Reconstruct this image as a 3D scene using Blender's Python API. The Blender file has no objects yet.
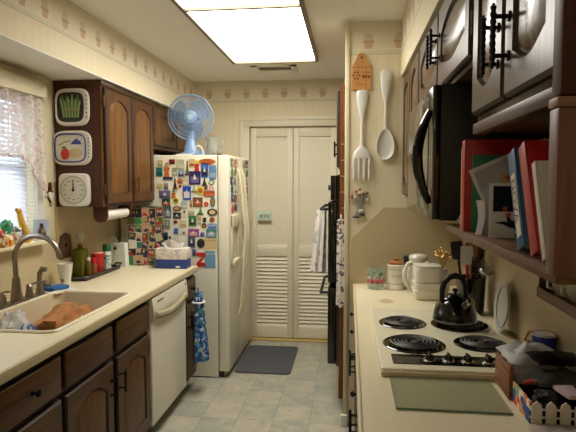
import bpy, bmesh, math, random
from mathutils import Vector, Matrix
from mathutils.noise import noise as pnoise
random.seed(7)
SC = bpy.context.scene
COL = SC.collection
PI = math.pi
# ------------------------------------------------------------------ materials
def lin(c):
    c = c / 255.0
    return c / 12.92 if c <= 0.04045 else ((c + 0.055) / 1.055) ** 2.4
def rgb(r, g, b): return (lin(r), lin(g), lin(b), 1.0)
_M = {}
def nodes(m): return m.node_tree.nodes, m.node_tree.links
def mat(name, col, rough=0.5, metal=0.0, var=0.06, scale=18.0, bump=0.0, spec=0.5, coat=0.0):
    """plain surface with a little procedural mottling"""
    if name in _M: return _M[name]
    m = bpy.data.materials.new(name); m.use_nodes = True
    n, l = nodes(m); b = n['Principled BSDF']
    b.inputs['Roughness'].default_value = rough; b.inputs['Metallic'].default_value = metal
    b.inputs['Specular IOR Level'].default_value = spec
    b.inputs['Coat Weight'].default_value = coat
    tc = n.new('ShaderNodeTexCoord'); nz = n.new('ShaderNodeTexNoise')
    nz.inputs['Scale'].default_value = scale; nz.inputs['Detail'].default_value = 3
    l.new(tc.outputs['Object'], nz.inputs['Vector'])
    mx = n.new('ShaderNodeMix'); mx.data_type = 'RGBA'
    mx.inputs[6].default_value = tuple(max(0, c * (1 - var)) for c in col[:3]) + (1,)
    mx.inputs[7].default_value = tuple(min(1, c * (1 + var)) for c in col[:3]) + (1,)
    l.new(nz.outputs['Fac'], mx.inputs[0]); l.new(mx.outputs[2], b.inputs['Base Color'])
    if bump:
        bp = n.new('ShaderNodeBump'); bp.inputs['Strength'].default_value = bump; bp.inputs['Distance'].default_value = 0.004
        l.new(nz.outputs['Fac'], bp.inputs['Height']); l.new(bp.outputs['Normal'], b.inputs['Normal'])
    _M[name] = m; return m
def wood(name, c1, c2, grain='z', rough=0.35, scale=9.0, coat=0.15, spec=0.5):
    if name in _M: return _M[name]
    m = bpy.data.materials.new(name); m.use_nodes = True
    n, l = nodes(m); b = n['Principled BSDF']
    b.inputs['Roughness'].default_value = rough; b.inputs['Coat Weight'].default_value = coat
    b.inputs['Coat Roughness'].default_value = 0.25; b.inputs['Specular IOR Level'].default_value = spec
    tc = n.new('ShaderNodeTexCoord'); mp = n.new('ShaderNodeMapping')
    s = [scale * 5] * 3; s['xyz'.index(grain)] = scale * 0.35
    mp.inputs['Scale'].default_value = s
    l.new(tc.outputs['Object'], mp.inputs['Vector'])
    nz = n.new('ShaderNodeTexNoise'); nz.inputs['Scale'].default_value = 1.0; nz.inputs['Detail'].default_value = 6; nz.inputs['Distortion'].default_value = 1.2
    l.new(mp.outputs['Vector'], nz.inputs['Vector'])
    cr = n.new('ShaderNodeValToRGB'); e = cr.color_ramp.elements
    e[0].position = 0.3; e[0].color = c1; e[1].position = 0.72; e[1].color = c2
    l.new(nz.outputs['Fac'], cr.inputs['Fac']); l.new(cr.outputs['Color'], b.inputs['Base Color'])
    bp = n.new('ShaderNodeBump'); bp.inputs['Strength'].default_value = 0.08; bp.inputs['Distance'].default_value = 0.002
    l.new(nz.outputs['Fac'], bp.inputs['Height']); l.new(bp.outputs['Normal'], b.inputs['Normal'])
    _M[name] = m; return m
def glassy(name, col, alpha=0.4, rough=0.05):
    """thin clear material: mix of see-through and glossy coloured surface"""
    if name in _M: return _M[name]
    m = bpy.data.materials.new(name); m.use_nodes = True
    n, l = nodes(m); b = n['Principled BSDF']
    b.inputs['Base Color'].default_value = col; b.inputs['Roughness'].default_value = rough
    t = n.new('ShaderNodeBsdfTransparent'); t.inputs['Color'].default_value = tuple(0.6 + 0.4 * c for c in col[:3]) + (1,)
    mx = n.new('ShaderNodeMixShader'); nz = n.new('ShaderNodeTexNoise'); nz.inputs['Scale'].default_value = 30
    mr = n.new('ShaderNodeMapRange'); mr.inputs['To Min'].default_value = alpha * 0.9; mr.inputs['To Max'].default_value = alpha * 1.1
    l.new(nz.outputs['Fac'], mr.inputs['Value']); l.new(mr.outputs['Result'], mx.inputs['Fac'])
    l.new(t.outputs[0], mx.inputs[1]); l.new(b.outputs[0], mx.inputs[2])
    l.new(mx.outputs[0], n['Material Output'].inputs['Surface'])
    _M[name] = m; return m
def mnode(n, l, op, a, b=None, c=None):
    x = n.new('ShaderNodeMath'); x.operation = op
    for i, v in enumerate((a, b, c)):
        if v is None: continue
        if isinstance(v, (int, float)): x.inputs[i].default_value = v
        else: l.new(v, x.inputs[i])
    return x.outputs[0]
def mixc(n, l, f, a, b):
    x = n.new('ShaderNodeMix'); x.data_type = 'RGBA'
    l.new(f, x.inputs[0])
    for i, v in ((6, a), (7, b)):
        if isinstance(v, tuple): x.inputs[i].default_value = v
        else: l.new(v, x.inputs[i])
    return x.outputs[2]
def wallpaper(name, axis, phase=0.0):
    """cream wallpaper with faint dotted stripes and a border of flower pots along the top (world metres)"""
    m = bpy.data.materials.new(name); m.use_nodes = True
    n, l = nodes(m); b = n['Principled BSDF']; b.inputs['Roughness'].default_value = 0.75; b.inputs['Specular IOR Level'].default_value = 0.25
    g = n.new('ShaderNodeNewGeometry'); sp = n.new('ShaderNodeSeparateXYZ'); l.new(g.outputs['Position'], sp.inputs[0])
    u = sp.outputs[axis]; z = sp.outputs[2]
    M = lambda op, a, b_=None, c=None: mnode(n, l, op, a, b_, c)
    band = lambda v, lo, hi: M('MULTIPLY', M('GREATER_THAN', v, lo), M('LESS_THAN', v, hi))
    # dotted columns
    fu = M('FRACT', M('DIVIDE', u, 0.062)); fz = M('FRACT', M('DIVIDE', z, 0.022))
    dots = M('MULTIPLY', band(fu, 0.38, 0.56), band(fz, 0.2, 0.6))
    nz = n.new('ShaderNodeTexNoise'); nz.inputs['Scale'].default_value = 6; l.new(g.outputs['Position'], nz.inputs['Vector'])
    base = mixc(n, l, nz.outputs['Fac'], rgb(230, 218, 184), rgb(238, 227, 196))
    base = mixc(n, l, M('MULTIPLY', dots, 0.3), base, rgb(206, 190, 150))
    # border
    inb = M('GREATER_THAN', z, 2.228)
    bcol = mixc(n, l, nz.outputs['Fac'], rgb(230, 220, 192), rgb(238, 229, 203))
    mu = M('ABSOLUTE', M('SUBTRACT', M('FRACT', M('DIVIDE', M('ADD', u, phase), 0.176)), 0.5))   # 0..0.5 in units of 0.176 m
    taper = M('ADD', 0.115, M('MULTIPLY', M('SUBTRACT', z, 2.262), 1.1))
    pot = M('MULTIPLY', M('LESS_THAN', mu, taper), band(z, 2.262, 2.305))
    rim = M('MULTIPLY', M('LESS_THAN', mu, 0.19), band(z, 2.297, 2.310))
    dz = M('DIVIDE', M('SUBTRACT', z, 2.322), 0.034); du = M('DIVIDE', mu, 0.19)
    r2 = M('ADD', M('MULTIPLY', dz, dz), M('MULTIPLY', du, du))
    n2 = n.new('ShaderNodeTexNoise'); n2.inputs['Scale'].default_value = 95; l.new(g.outputs['Position'], n2.inputs['Vector'])
    leaf = M('MULTIPLY', M('LESS_THAN', M('ADD', r2, M('MULTIPLY', n2.outputs['Fac'], 0.8)), 1.15), M('GREATER_THAN', z, 2.309))
    bcol = mixc(n, l, M('MULTIPLY', leaf, 0.55), bcol, rgb(206, 180, 144))
    bcol = mixc(n, l, M('MULTIPLY', pot, 0.75), bcol, rgb(206, 168, 130))
    bcol = mixc(n, l, M('MULTIPLY', rim, 0.7), bcol, rgb(198, 160, 122))
    ln = M('ADD', band(z, 2.228, 2.236), band(z, 2.243, 2.247))
    bcol = mixc(n, l, M('MULTIPLY', ln, 0.6), bcol, rgb(186, 176, 150))
    out = mixc(n, l, inb, base, bcol)
    l.new(out, b.inputs['Base Color'])
    return m
def tiles_mat():
    m = bpy.data.materials.new('vinyl_tiles'); m.use_nodes = True
    n, l = nodes(m); b = n['Principled BSDF']; b.inputs['Roughness'].default_value = 0.33
    g = n.new('ShaderNodeNewGeometry'); sp = n.new('ShaderNodeSeparateXYZ'); l.new(g.outputs['Position'], sp.inputs[0])
    M = lambda op, a, b_=None, c=None: mnode(n, l, op, a, b_, c)
    T = 0.228
    cu = M('DIVIDE', M('ADD', sp.outputs[0], 10.04), T); cv = M('DIVIDE', M('ADD', sp.outputs[1], 10.10), T)
    cb = n.new('ShaderNodeCombineXYZ'); l.new(M('FLOOR', cu), cb.inputs[0]); l.new(M('FLOOR', cv), cb.inputs[1])
    wn = n.new('ShaderNodeTexWhiteNoise'); wn.noise_dimensions = '2D'; l.new(cb.outputs[0], wn.inputs['Vector'])
    nz = n.new('ShaderNodeTexNoise'); nz.inputs['Scale'].default_value = 11; nz.inputs['Detail'].default_value = 10; nz.inputs['Distortion'].default_value = 0.8
    l.new(g.outputs['Position'], nz.inputs['Vector'])
    chk = M('MODULO', M('ADD', M('FLOOR', cu), M('FLOOR', cv)), 2.0)
    f = M('ADD', M('MULTIPLY', wn.outputs['Value'], 0.30), M('ADD', M('MULTIPLY', chk, 0.22), M('MULTIPLY', M('SUBTRACT', nz.outputs['Fac'], 0.5), 2.2)))
    f = M('ADD', f, 0.24)
    cr = n.new('ShaderNodeValToRGB'); e = cr.color_ramp.elements
    e[0].position = 0.1; e[0].color = rgb(192, 184, 166); e[1].position = 0.95; e[1].color = rgb(158, 160, 150)
    x = e.new(0.5); x.color = rgb(178, 174, 156)
    l.new(f, cr.inputs['Fac'])
    eu = M('ABSOLUTE', M('SUBTRACT', M('FRACT', cu), 0.5)); ev = M('ABSOLUTE', M('SUBTRACT', M('FRACT', cv), 0.5))
    gr = M('GREATER_THAN', M('MAXIMUM', eu, ev), 0.487)
    out = mixc(n, l, M('MULTIPLY', gr, 0.5), cr.outputs['Color'], rgb(128, 122, 106))
    l.new(out, b.inputs['Base Color'])
    bp = n.new('ShaderNodeBump'); bp.inputs['Strength'].default_value = 0.15; bp.inputs['Distance'].default_value = 0.002
    l.new(M('SUBTRACT', 1.0, gr), bp.inputs['Height']); l.new(bp.outputs['Normal'], b.inputs['Normal'])
    return m
def pattern(name, base, cols, scale=60, rough=0.8, thr=0.45, seed=0.0):
    """printed cloth / card: voronoi cells of several colours over a ground"""
    if name in _M: return _M[name]
    m = bpy.data.materials.new(name); m.use_nodes = True
    n, l = nodes(m); b = n['Principled BSDF']; b.inputs['Roughness'].default_value = rough
    tc = n.new('ShaderNodeTexCoord'); mp = n.new('ShaderNodeMapping'); mp.inputs['Location'].default_value = (seed, seed * 1.7, seed * 0.6)
    l.new(tc.outputs['Object'], mp.inputs['Vector'])
    v = n.new('ShaderNodeTexVoronoi'); v.inputs['Scale'].default_value = scale; l.new(mp.outputs['Vector'], v.inputs['Vector'])
    sp = n.new('ShaderNodeSeparateColor'); l.new(v.outputs['Color'], sp.inputs[0])
    cr = n.new('ShaderNodeValToRGB'); cr.color_ramp.interpolation = 'CONSTANT'; e = cr.color_ramp.elements
    e[0].position = 0; e[0].color = base; e[1].position = thr; e[1].color = cols[0]
    for i, c in enumerate(cols[1:]):
        x = e.new(thr + (1 - thr) * (i + 1) / len(cols)); x.color = c
    l.new(sp.outputs[0], cr.inputs['Fac']); l.new(cr.outputs['Color'], b.inputs['Base Color'])
    _M[name] = m; return m
def emis(name, col, s):
    m = bpy.data.materials.new(name); m.use_nodes = True
    n, l = nodes(m); b = n['Principled BSDF']
    b.inputs['Base Color'].default_value = (0.8, 0.8, 0.78, 1)
    b.inputs['Emission Color'].default_value = col; b.inputs['Emission Strength'].default_value = s
    return m

# ------------------------------------------------------------------ mesh builder
class B:
    def __init__(s): s.bm = bmesh.new(); s.mats = []; s.cur = 0
    def use(s, m):
        if m not in s.mats: s.mats.append(m)
        s.cur = s.mats.index(m); return s
    def _tag(s, faces):
        for f in faces: f.material_index = s.cur
    def box(s, lo, hi, bev=0.0, rot=None, seg=2):
        lo, hi = Vector(lo), Vector(hi)
        c = (lo + hi) / 2; d = hi - lo
        mw = Matrix.Translation(c) @ (rot.to_4x4() if rot else Matrix()) @ Matrix.Diagonal((*d, 1))
        r = bmesh.ops.create_cube(s.bm, size=1.0, matrix=mw)
        vs = r['verts']; fs = set(f for v in vs for f in v.link_faces); s._tag(fs)
        if bev > 0:
            es = list(set(e for v in vs for e in v.link_edges))
            g = bmesh.ops.bevel(s.bm, geom=es, offset=min(bev, min(d) * 0.49), segments=seg, affect='EDGES', profile=0.5)
            s._tag(g['faces'])
        return s
    def obox(s, c, size, rot, bev=0.0):
        c = Vector(c); h = Vector(size) / 2
        return s.box(c - h, c + h, bev, rot)
    def lathe(s, prof, c=(0, 0, 0), seg=28, axis='z', sx=1.0, sy=1.0, rot=None):
        c = Vector(c); rings = []
        for r, z in prof:
            ring = []
            for i in range(seg):
                a = 2 * PI * i / seg
                p = Vector((r * math.cos(a) * sx, r * math.sin(a) * sy, z))
                if axis == 'x': p = Vector((p.z, p.x, p.y))
                elif axis == 'y': p = Vector((p.y, p.z, p.x))
                if rot: p = rot @ p
                ring.append(s.bm.verts.new(c + p))
            rings.append(ring)
        fs = []
        for a, b in zip(rings, rings[1:]):
            for i in range(seg):
                j = (i + 1) % seg
                fs.append(s.bm.faces.new((a[i], a[j], b[j], b[i])))
        if prof[0][0] > 1e-5: fs.append(s.bm.faces.new(rings[0][::-1]))
        if prof[-1][0] > 1e-5: fs.append(s.bm.faces.new(rings[-1]))
        s._tag(fs); return s
    def tube(s, pts, r, seg=8, closed=False, caps=True):
        pts = [Vector(p) for p in pts]; n = len(pts)
        rr = r if isinstance(r, (list, tuple)) else [r] * n
        rings = []; up = None
        for i, p in enumerate(pts):
            a = pts[i - 1] if (i > 0 or closed) else p
            b = pts[(i + 1) % n] if (i < n - 1 or closed) else p
            t = (b - a).normalized()
            if up is None:
                up = t.orthogonal().normalized()
            up = (up - t * up.dot(t))
            up = up.normalized() if up.length > 1e-6 else t.orthogonal().normalized()
            v = t.cross(up)
            rings.append([s.bm.verts.new(p + rr[i] * (up * math.cos(2 * PI * k / seg) + v * math.sin(2 * PI * k / seg))) for k in range(seg)])
        fs = []
        pairs = list(zip(rings, rings[1:])) + ([(rings[-1], rings[0])] if closed else [])
        for a, b in pairs:
            for k in range(seg):
                j = (k + 1) % seg
                fs.append(s.bm.faces.new((a[k], a[j], b[j], b[k])))
        if caps and not closed:
            fs.append(s.bm.faces.new(rings[0][::-1])); fs.append(s.bm.faces.new(rings[-1]))
        s._tag(fs); return s
    def cyl(s, a, b, r, seg=16, r2=None): return s.tube([a, b], [r, r if r2 is None else r2], seg)
    def ball(s, c, r, seg=14, sc=(1, 1, 1), rot=None):
        n = max(6, seg // 2)
        prof = [(max(1e-6, r * math.sin(PI * i / n)), -r * math.cos(PI * i / n)) for i in range(n + 1)]
        rings = []
        for rr, z in prof:
            ring = []
            for k in range(seg):
                p = Vector((rr * math.cos(2 * PI * k / seg) * sc[0], rr * math.sin(2 * PI * k / seg) * sc[1], z * sc[2]))
                if rot: p = rot @ p
                ring.append(s.bm.verts.new(Vector(c) + p))
            rings.append(ring)
        fs = []
        for a, b in zip(rings, rings[1:]):
            for k in range(seg):
                j = (k + 1) % seg
                fs.append(s.bm.faces.new((a[k], a[j], b[j], b[k])))
        s._tag(fs); return s
    def loft(s, rings, cap0=True, cap1=True, closed=True):
        R = [[s.bm.verts.new(Vector(p)) for p in ring] for ring in rings]; fs = []
        n = len(R[0])
        for a, b in zip(R, R[1:]):
            for k in range(n if closed else n - 1):
                j = (k + 1) % n
                fs.append(s.bm.faces.new((a[k], a[j], b[j], b[k])))
        if cap0: fs.append(s.bm.faces.new(R[0][::-1]))
        if cap1: fs.append(s.bm.faces.new(R[-1]))
        s._tag(fs); return s
    def prism(s, poly, o, U, V, N, d):
        """2D outline poly in (U,V) at origin o, extruded d along N"""
        o, U, V, N = Vector(o), Vector(U), Vector(V), Vector(N)
        a = [o + U * x + V * y for x, y in poly]
        return s.loft([a, [p + N * d for p in a]])
    def disc(s, c, r, n, d=0.002, seg=16, sx=1, sy=1, U=None, V=None):
        U = U or Vector((1, 0, 0)); V = V or Vector((0, 0, 1))
        return s.prism([(r * sx * math.cos(2 * PI * k / seg), r * sy * math.sin(2 * PI * k / seg)) for k in range(seg)], c, U, V, n, d)
    def sheet(s, fn, nu, nv, thick=0.0):
        """grid fn(u,v)->point for u,v in 0..1; a second layer when thick"""
        G = [[s.bm.verts.new(Vector(fn(i / nu, j / nv))) for j in range(nv + 1)] for i in range(nu + 1)]
        fs = [s.bm.faces.new((G[i][j], G[i + 1][j], G[i + 1][j + 1], G[i][j + 1])) for i in range(nu) for j in range(nv)]
        s._tag(fs)
        if thick:
            r = bmesh.ops.solidify(s.bm, geom=fs, thickness=thick)
            s._tag([x for x in r['geom'] if isinstance(x, bmesh.types.BMFace)])
        return s
    def mesh(s, name, off=None, angle=35):
        if off is not None: bmesh.ops.translate(s.bm, vec=-Vector(off), verts=s.bm.verts)
        bmesh.ops.recalc_face_normals(s.bm, faces=s.bm.faces)
        for f in s.bm.faces: f.smooth = True
        lim = math.radians(angle)
        for e in s.bm.edges:
            e.smooth = e.calc_face_angle(0.0) < lim if len(e.link_faces) == 2 else False
        me = bpy.data.meshes.new(name); s.bm.to_mesh(me); s.bm.free()
        for m in s.mats: me.materials.append(m)
        return me
def wloc(o):
    p = Vector((0, 0, 0))
    while o is not None: p = p + o.location; o = o.parent
    return p
def part(name, b, parent, label=None, local=False, angle=35, stuff=False):
    """links the built mesh as ONE object under parent (points given in world space unless local)"""
    o = bpy.data.objects.new(name, b.mesh(name, None if local else wloc(parent), angle)); COL.objects.link(o); o.parent = parent
    if label: o['label'] = label
    if stuff: o['kind'] = 'stuff'
    return o
def tagit(o, label, cat, group=None):
    o['label'] = label; o['category'] = cat
    if group: o['group'] = group
    return o
def thing(name, label, cat, loc=(0, 0, 0), group=None, rz=0.0):
    o = bpy.data.objects.new(name, None); o.empty_display_size = 0.05
    COL.objects.link(o); o.location = loc; o.rotation_euler = (0, 0, rz)
    return tagit(o, label, cat, group)
def single(name, b, label, cat, group=None, angle=35):
    bs = [v.co for v in b.bm.verts]
    c = Vector(((min(v.x for v in bs) + max(v.x for v in bs)) / 2, (min(v.y for v in bs) + max(v.y for v in bs)) / 2, min(v.z for v in bs)))
    o = bpy.data.objects.new(name, b.mesh(name, c, angle)); COL.objects.link(o); o.location = c
    return tagit(o, label, cat, group)
def struct(name, b, parent=None, angle=35):
    o = bpy.data.objects.new(name, b.mesh(name, wloc(parent) if parent else None, angle)); COL.objects.link(o)
    if parent: o.parent = parent
    else: o['kind'] = 'structure'
    return o
def dup(root, loc, label, rz=None, group=None):
    r = root.copy(); COL.objects.link(r); r.location = loc; r['label'] = label
    if rz is not None: r.rotation_euler = (0, 0, rz)
    if group: r['group'] = group
    for ch in root.children:
        c = ch.copy(); COL.objects.link(c); c.parent = r
        for g in ch.children:
            d = g.copy(); COL.objects.link(d); d.parent = c
    return r
def text_b(b, txt, size, o, U, V, d=0.0008):
    """adds raised lettering txt to builder b; origin o is the left end of the baseline"""
    cu = bpy.data.curves.new('t', 'FONT'); cu.body = txt; cu.size = size; cu.resolution_u = 2
    to = bpy.data.objects.new('t', cu); COL.objects.link(to)
    dg = bpy.context.evaluated_depsgraph_get(); me = bpy.data.meshes.new_from_object(to.evaluated_get(dg))
    U, V = Vector(U), Vector(V); N = U.cross(V); o = Vector(o)
    vs = [b.bm.verts.new(o + U * v.co.x + V * v.co.y + N * d) for v in me.vertices]; fs = []
    for p in me.polygons:
        try: fs.append(b.bm.faces.new([vs[i] for i in p.vertices]))
        except ValueError: pass
    b._tag(fs)
    bpy.data.objects.remove(to); bpy.data.curves.remove(cu); bpy.data.meshes.remove(me)

X3, Y3, Z3 = Vector((1, 0, 0)), Vector((0, 1, 0)), Vector((0, 0, 1))
# ------------------------------------------------------------------ palette
cab = wood('dark_oak', rgb(62, 38, 15), rgb(110, 72, 32), 'z', 0.42, coat=0.05, spec=0.3)
cabpan = wood('dark_oak_panel', rgb(80, 50, 20), rgb(138, 92, 40), 'z', 0.4, coat=0.05, spec=0.3)
cabh = wood('dark_oak_across', rgb(58, 36, 16), rgb(100, 66, 32), 'y', 0.42, coat=0.05, spec=0.3)
cabside = wood('oak_side_veneer', rgb(62, 32, 18), rgb(86, 48, 30), 'z', 0.45, coat=0.03, spec=0.3)
cabdark = wood('dark_face_frame', rgb(40, 22, 12), rgb(60, 34, 20), 'z', 0.5, coat=0.0)
cabR = wood('glossy_oak', rgb(66, 44, 20), rgb(102, 72, 36), 'z', 0.30, coat=0.0, spec=0.25)
cabRp = wood('glossy_oak_panel', rgb(74, 50, 24), rgb(114, 82, 42), 'z', 0.22, coat=0.1, spec=0.4)
iron = mat('black_iron', rgb(22, 19, 17), 0.4, 0.6)
brass = mat('aged_brass', rgb(120, 92, 48), 0.4, 0.9)
cream_p = mat('cream_paint', rgb(226, 214, 178), 0.5, var=0.02)
ceil_p = mat('ceiling_paint', rgb(246, 244, 234), 0.8, var=0.015)
lam = mat('cream_laminate', rgb(224, 212, 178), 0.38, var=0.05, scale=140)
lamedge = mat('laminate_edge', rgb(206, 190, 148), 0.4, var=0.05, scale=140)
splash = mat('beige_laminate', rgb(206, 188, 148), 0.45, var=0.04, scale=60)
doorw = mat('louvre_paint', rgb(230, 222, 194), 0.5, var=0.02)
almond = mat('almond_enamel', rgb(234, 229, 208), 0.32, var=0.015, coat=0.2)
almond2 = mat('almond_plastic', rgb(222, 212, 178), 0.4, var=0.02)
white_c = mat('white_ceramic', rgb(232, 228, 212), 0.2, var=0.02, coat=0.3)
white_m = mat('white_plastic', rgb(232, 230, 220), 0.4, var=0.02)
blk = mat('black_enamel', rgb(10, 10, 11), 0.12, var=0.1, coat=0.4)
blkm = mat('black_matt', rgb(18, 17, 17), 0.6, var=0.15)
coilm = mat('dark_coil', rgb(78, 74, 70), 0.5, 0.3)
chrome = mat('chrome', rgb(200, 198, 190), 0.16, 1.0)
nickel = mat('brushed_nickel', rgb(150, 142, 130), 0.3, 1.0)
steel = mat('steel', rgb(170, 168, 160), 0.28, 1.0)
red_p = mat('red_vinyl', rgb(178, 30, 30), 0.4)
blue_p = mat('blue_vinyl', rgb(38, 92, 138), 0.4)
green_p = mat('green_card', rgb(22, 112, 78), 0.5)
paper = mat('paper', rgb(224, 218, 212), 0.8, var=0.05)
papg = mat('grey_paper', rgb(178, 172, 172), 0.8, var=0.1)
glassc = glassy('clear_glass', rgb(225, 235, 228), 0.22)
dark = mat('dark_void', rgb(18, 14, 12), 0.8)

# ------------------------------------------------------------------ the room
CZ = 2.42           # ceiling height
XL, XR, YF, YB = -1.77, 0.66, 4.78, -1.7
SZ = 2.10           # underside of the soffits
WX = wallpaper('wallpaper_across', 0, -0.016)
WY = wallpaper('wallpaper_along', 1, 0.008)
b = B().use(tiles_mat()); b.box((XL - 0.1, YB - 0.1, -0.1), (XR + 0.1, YF + 0.1, 0)); struct('floor', b)
b = B().use(ceil_p); b.box((XL - 0.1, YB - 0.1, CZ), (XR + 0.1, YF + 0.1, CZ + 0.1)); struct('ceiling', b)
wy0, wy1, wz0, wz1 = 1.75, 2.76, 1.16, 1.99      # window opening
b = B().use(WY)
b.box((XL - 0.12, YB - 0.1, 0), (XL, wy0, CZ)); b.box((XL - 0.12, wy1, 0), (XL, YF + 0.1, CZ))
b.box((XL - 0.12, wy0, 0), (XL, wy1, wz0)); b.box((XL - 0.12, wy0, wz1), (XL, wy1, CZ)); struct('wall_left', b)
b = B().use(WY); b.box((XR, YB - 0.1, 0), (XR + 0.1, YF + 0.1, CZ)); struct('wall_right', b)
b = B().use(WX); b.box((XL, YB - 0.1, 0), (XR, YB, CZ)); struct('wall_back', b)
dx0, dx1, dz1 = -0.925, -0.115, 2.0              # closet opening
b = B().use(WX)
b.box((XL, YF, 0), (dx0, YF + 0.1, CZ)); b.box((dx1, YF, 0), (XR, YF + 0.1, CZ)); b.box((dx0, YF, dz1), (dx1, YF + 0.1, CZ)); struct('wall_far', b)
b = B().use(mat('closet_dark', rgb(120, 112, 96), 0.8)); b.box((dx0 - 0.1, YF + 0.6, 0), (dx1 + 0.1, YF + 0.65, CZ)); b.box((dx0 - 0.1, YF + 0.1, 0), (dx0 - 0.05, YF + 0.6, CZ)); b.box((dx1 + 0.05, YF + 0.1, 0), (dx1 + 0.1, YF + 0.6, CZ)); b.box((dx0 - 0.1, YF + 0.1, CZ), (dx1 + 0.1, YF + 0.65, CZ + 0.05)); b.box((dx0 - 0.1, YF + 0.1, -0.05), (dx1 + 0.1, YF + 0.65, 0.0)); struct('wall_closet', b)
# soffits over the cabinets
b = B().use(WY); b.box((XL, YB, SZ), (-1.44, YF, CZ)); b.use(ceil_p); b.box((XL, YB, SZ - 0.006), (-1.4405, YF, SZ)); struct('wall_soffit_left', b)
b = B().use(WY); b.box((0.292, YB, SZ), (XR, 3.12, CZ)); b.use(cream_p); b.box((0.2925, YB, SZ - 0.006), (XR, 3.12, SZ)); struct('wall_soffit_right', b)
# stub wall at the end of the right counter
b = B().use(WX); b.box((-0.006, 3.12, 0), (XR, 3.22, CZ)); struct('wall_partition', b)
b = B().use(cream_p); b.box((-0.030, 3.108, 0), (-0.004, 3.232, CZ), 0.004); struct('trim_1', b)
b = B().use(white_m); b.box((-0.045, 3.09, 0), (-0.004, 3.108, 0.075), 0.003); struct('baseboard_partition', b)
# door casing
b = B().use(doorw)
for x0, x1 in ((dx0 - 0.085, dx0), (dx1, dx1 + 0.085)):
    b.box((x0, YF - 0.022, 0), (x1, YF, dz1 + 0.0), 0.005)
    b.box((x0 + (0.0 if x0 < -0.5 else 0.055), YF - 0.032, 0), (x0 + (0.03 if x0 < -0.5 else 0.085), YF - 0.02, dz1 + 0.055), 0.004)
b.box((dx0 - 0.085, YF - 0.022, dz1), (dx1 + 0.085, YF, dz1 + 0.085), 0.005)
b.box((dx0 - 0.085, YF - 0.032, dz1 + 0.055), (dx1 + 0.085, YF - 0.02, dz1 + 0.085), 0.004)
struct('trim_2', b)
b = B().use(mat('threshold_wood', rgb(196, 170, 104), 0.5)); b.box((dx0, YF - 0.03, 0), (dx1, YF + 0.06, 0.014), 0.004); struct('trim_3', b)
# bifold louvred doors
def bifold(name, x0, x1):
    b = B().use(doorw); y0, y1 = YF + 0.022, YF + 0.054
    st = 0.055
    b.box((x0, y0, 0.02), (x0 + st, y1, 1.996), 0.004); b.box((x1 - st, y0, 0.02), (x1, y1, 1.996), 0.004)
    for z0, z1 in ((0.02, 0.13), (0.795, 0.895), (1.91, 1.996)): b.box((x0 + st, y0, z0), (x1 - st, y1, z1), 0.003)
    o = struct(name, b); o['kind'] = 'structure'
    
    for nm, za, zb, pitch, tilt in (('lower_louvre', 0.13, 0.795, 0.0335, 62), ('upper_louvre', 0.895, 1.91, 0.0335, 84)):
        r = Matrix.Rotation(math.radians(tilt), 3, 'X')
        bb = B().use(doorw); k = int((zb - za) / pitch)
        for i in range(k):
            z = za + (i + 0.5) * (zb - za) / k
            bb.obox(((x0 + x1) / 2, (y0 + y1) / 2, z), (x1 - x0 - 2 * st, 0.042, 0.006 if tilt < 70 else 0.0035), r)
        part(nm, bb, o)
    return o
xm = (dx0 + dx1) / 2
bifold('door_1', dx0 + 0.005, xm - 0.002)
bifold('door_2', xm + 0.002, dx1 - 0.005)

# ------------------------------------------------------------------ window with blind, cornice and curtain
b = B().use(white_m)
for lo, hi in (((wy0, wz0), (wy0 + 0.05, wz1)), ((wy1 - 0.045, wz0), (wy1, wz1)), ((wy0, wz0), (wy1, wz0 + 0.05)), ((wy0, wz1 - 0.05), (wy1, wz1)), ((wy0, 1.55), (wy1, 1.59))):
    b.box((XL - 0.10, lo[0], lo[1]), (XL - 0.06, hi[0], hi[1]), 0.003)
win = struct('window_1', b)
b = B().use(glassy('window_glass', (0.9, 0.95, 1, 1), 0.06, 0.02)); b.box((XL - 0.085, wy0 + 0.04, wz0 + 0.04), (XL - 0.080, wy1 - 0.04, wz1 - 0.04)); part('pane', b, win)
b = B().use(white_m)
for y0, y1 in ((wy0 - 0.07, wy0), (wy1, wy1 + 0.07)): b.box((XL, y0, wz0 - 0.02), (XL + 0.018, y1, wz1 + 0.03), 0.004)
part('casing', b, win)
b = B().use(cream_p); b.box((XL - 0.06, wy0 - 0.12, wz0 - 0.02), (XL + 0.08, 2.80, wz0), 0.006); part('sill', b, win)
t = thing('window_blind', 'white slatted horizontal blind covering the window behind the sink', 'blind', (XL - 0.03, 2.25, wz0))
slat = mat('blind_slat', rgb(238, 240, 244), 0.4, var=0.01)
_n, _l = nodes(slat); _tr = _n.new('ShaderNodeBsdfTranslucent'); _tr.inputs['Color'].default_value = (0.9, 0.92, 1, 1)
_mx = _n.new('ShaderNodeMixShader'); _mx.inputs[0].default_value = 0.25
_l.new(_n['Principled BSDF'].outputs[0], _mx.inputs[1]); _l.new(_tr.outputs[0], _mx.inputs[2]); _l.new(_mx.outputs[0], _n['Material Output'].inputs['Surface'])
b = B().use(slat); r = Matrix.Rotation(math.radians(52), 3, 'Y')
for i in range(31):
    b.obox((XL - 0.03, 2.25, wz0 + 0.025 + i * 0.0245), (0.027, 0.95, 0.0012), r)
part('slats', b, t)
b = B().use(white_m); b.box((XL - 0.05, 1.77, 1.93), (XL - 0.012, 2.73, 1.965), 0.003); part('head_rail', b, t)
b = B().use(white_m)
for y in (1.9, 2.25, 2.62): b.cyl((XL - 0.03, y, wz0 + 0.01), (XL - 0.03, y, 1.94), 0.0012, 6)
part('ladder_cord', b, t)
b = B().use(mat('cornice_cream', rgb(226, 216, 184), 0.5, var=0.02)); b.box((XL, 1.55, 1.955), (XL + 0.075, 2.79, 2.04), 0.008)
single('window_cornice', b, 'cream painted cornice box above the curtained window', 'cornice')
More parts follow.
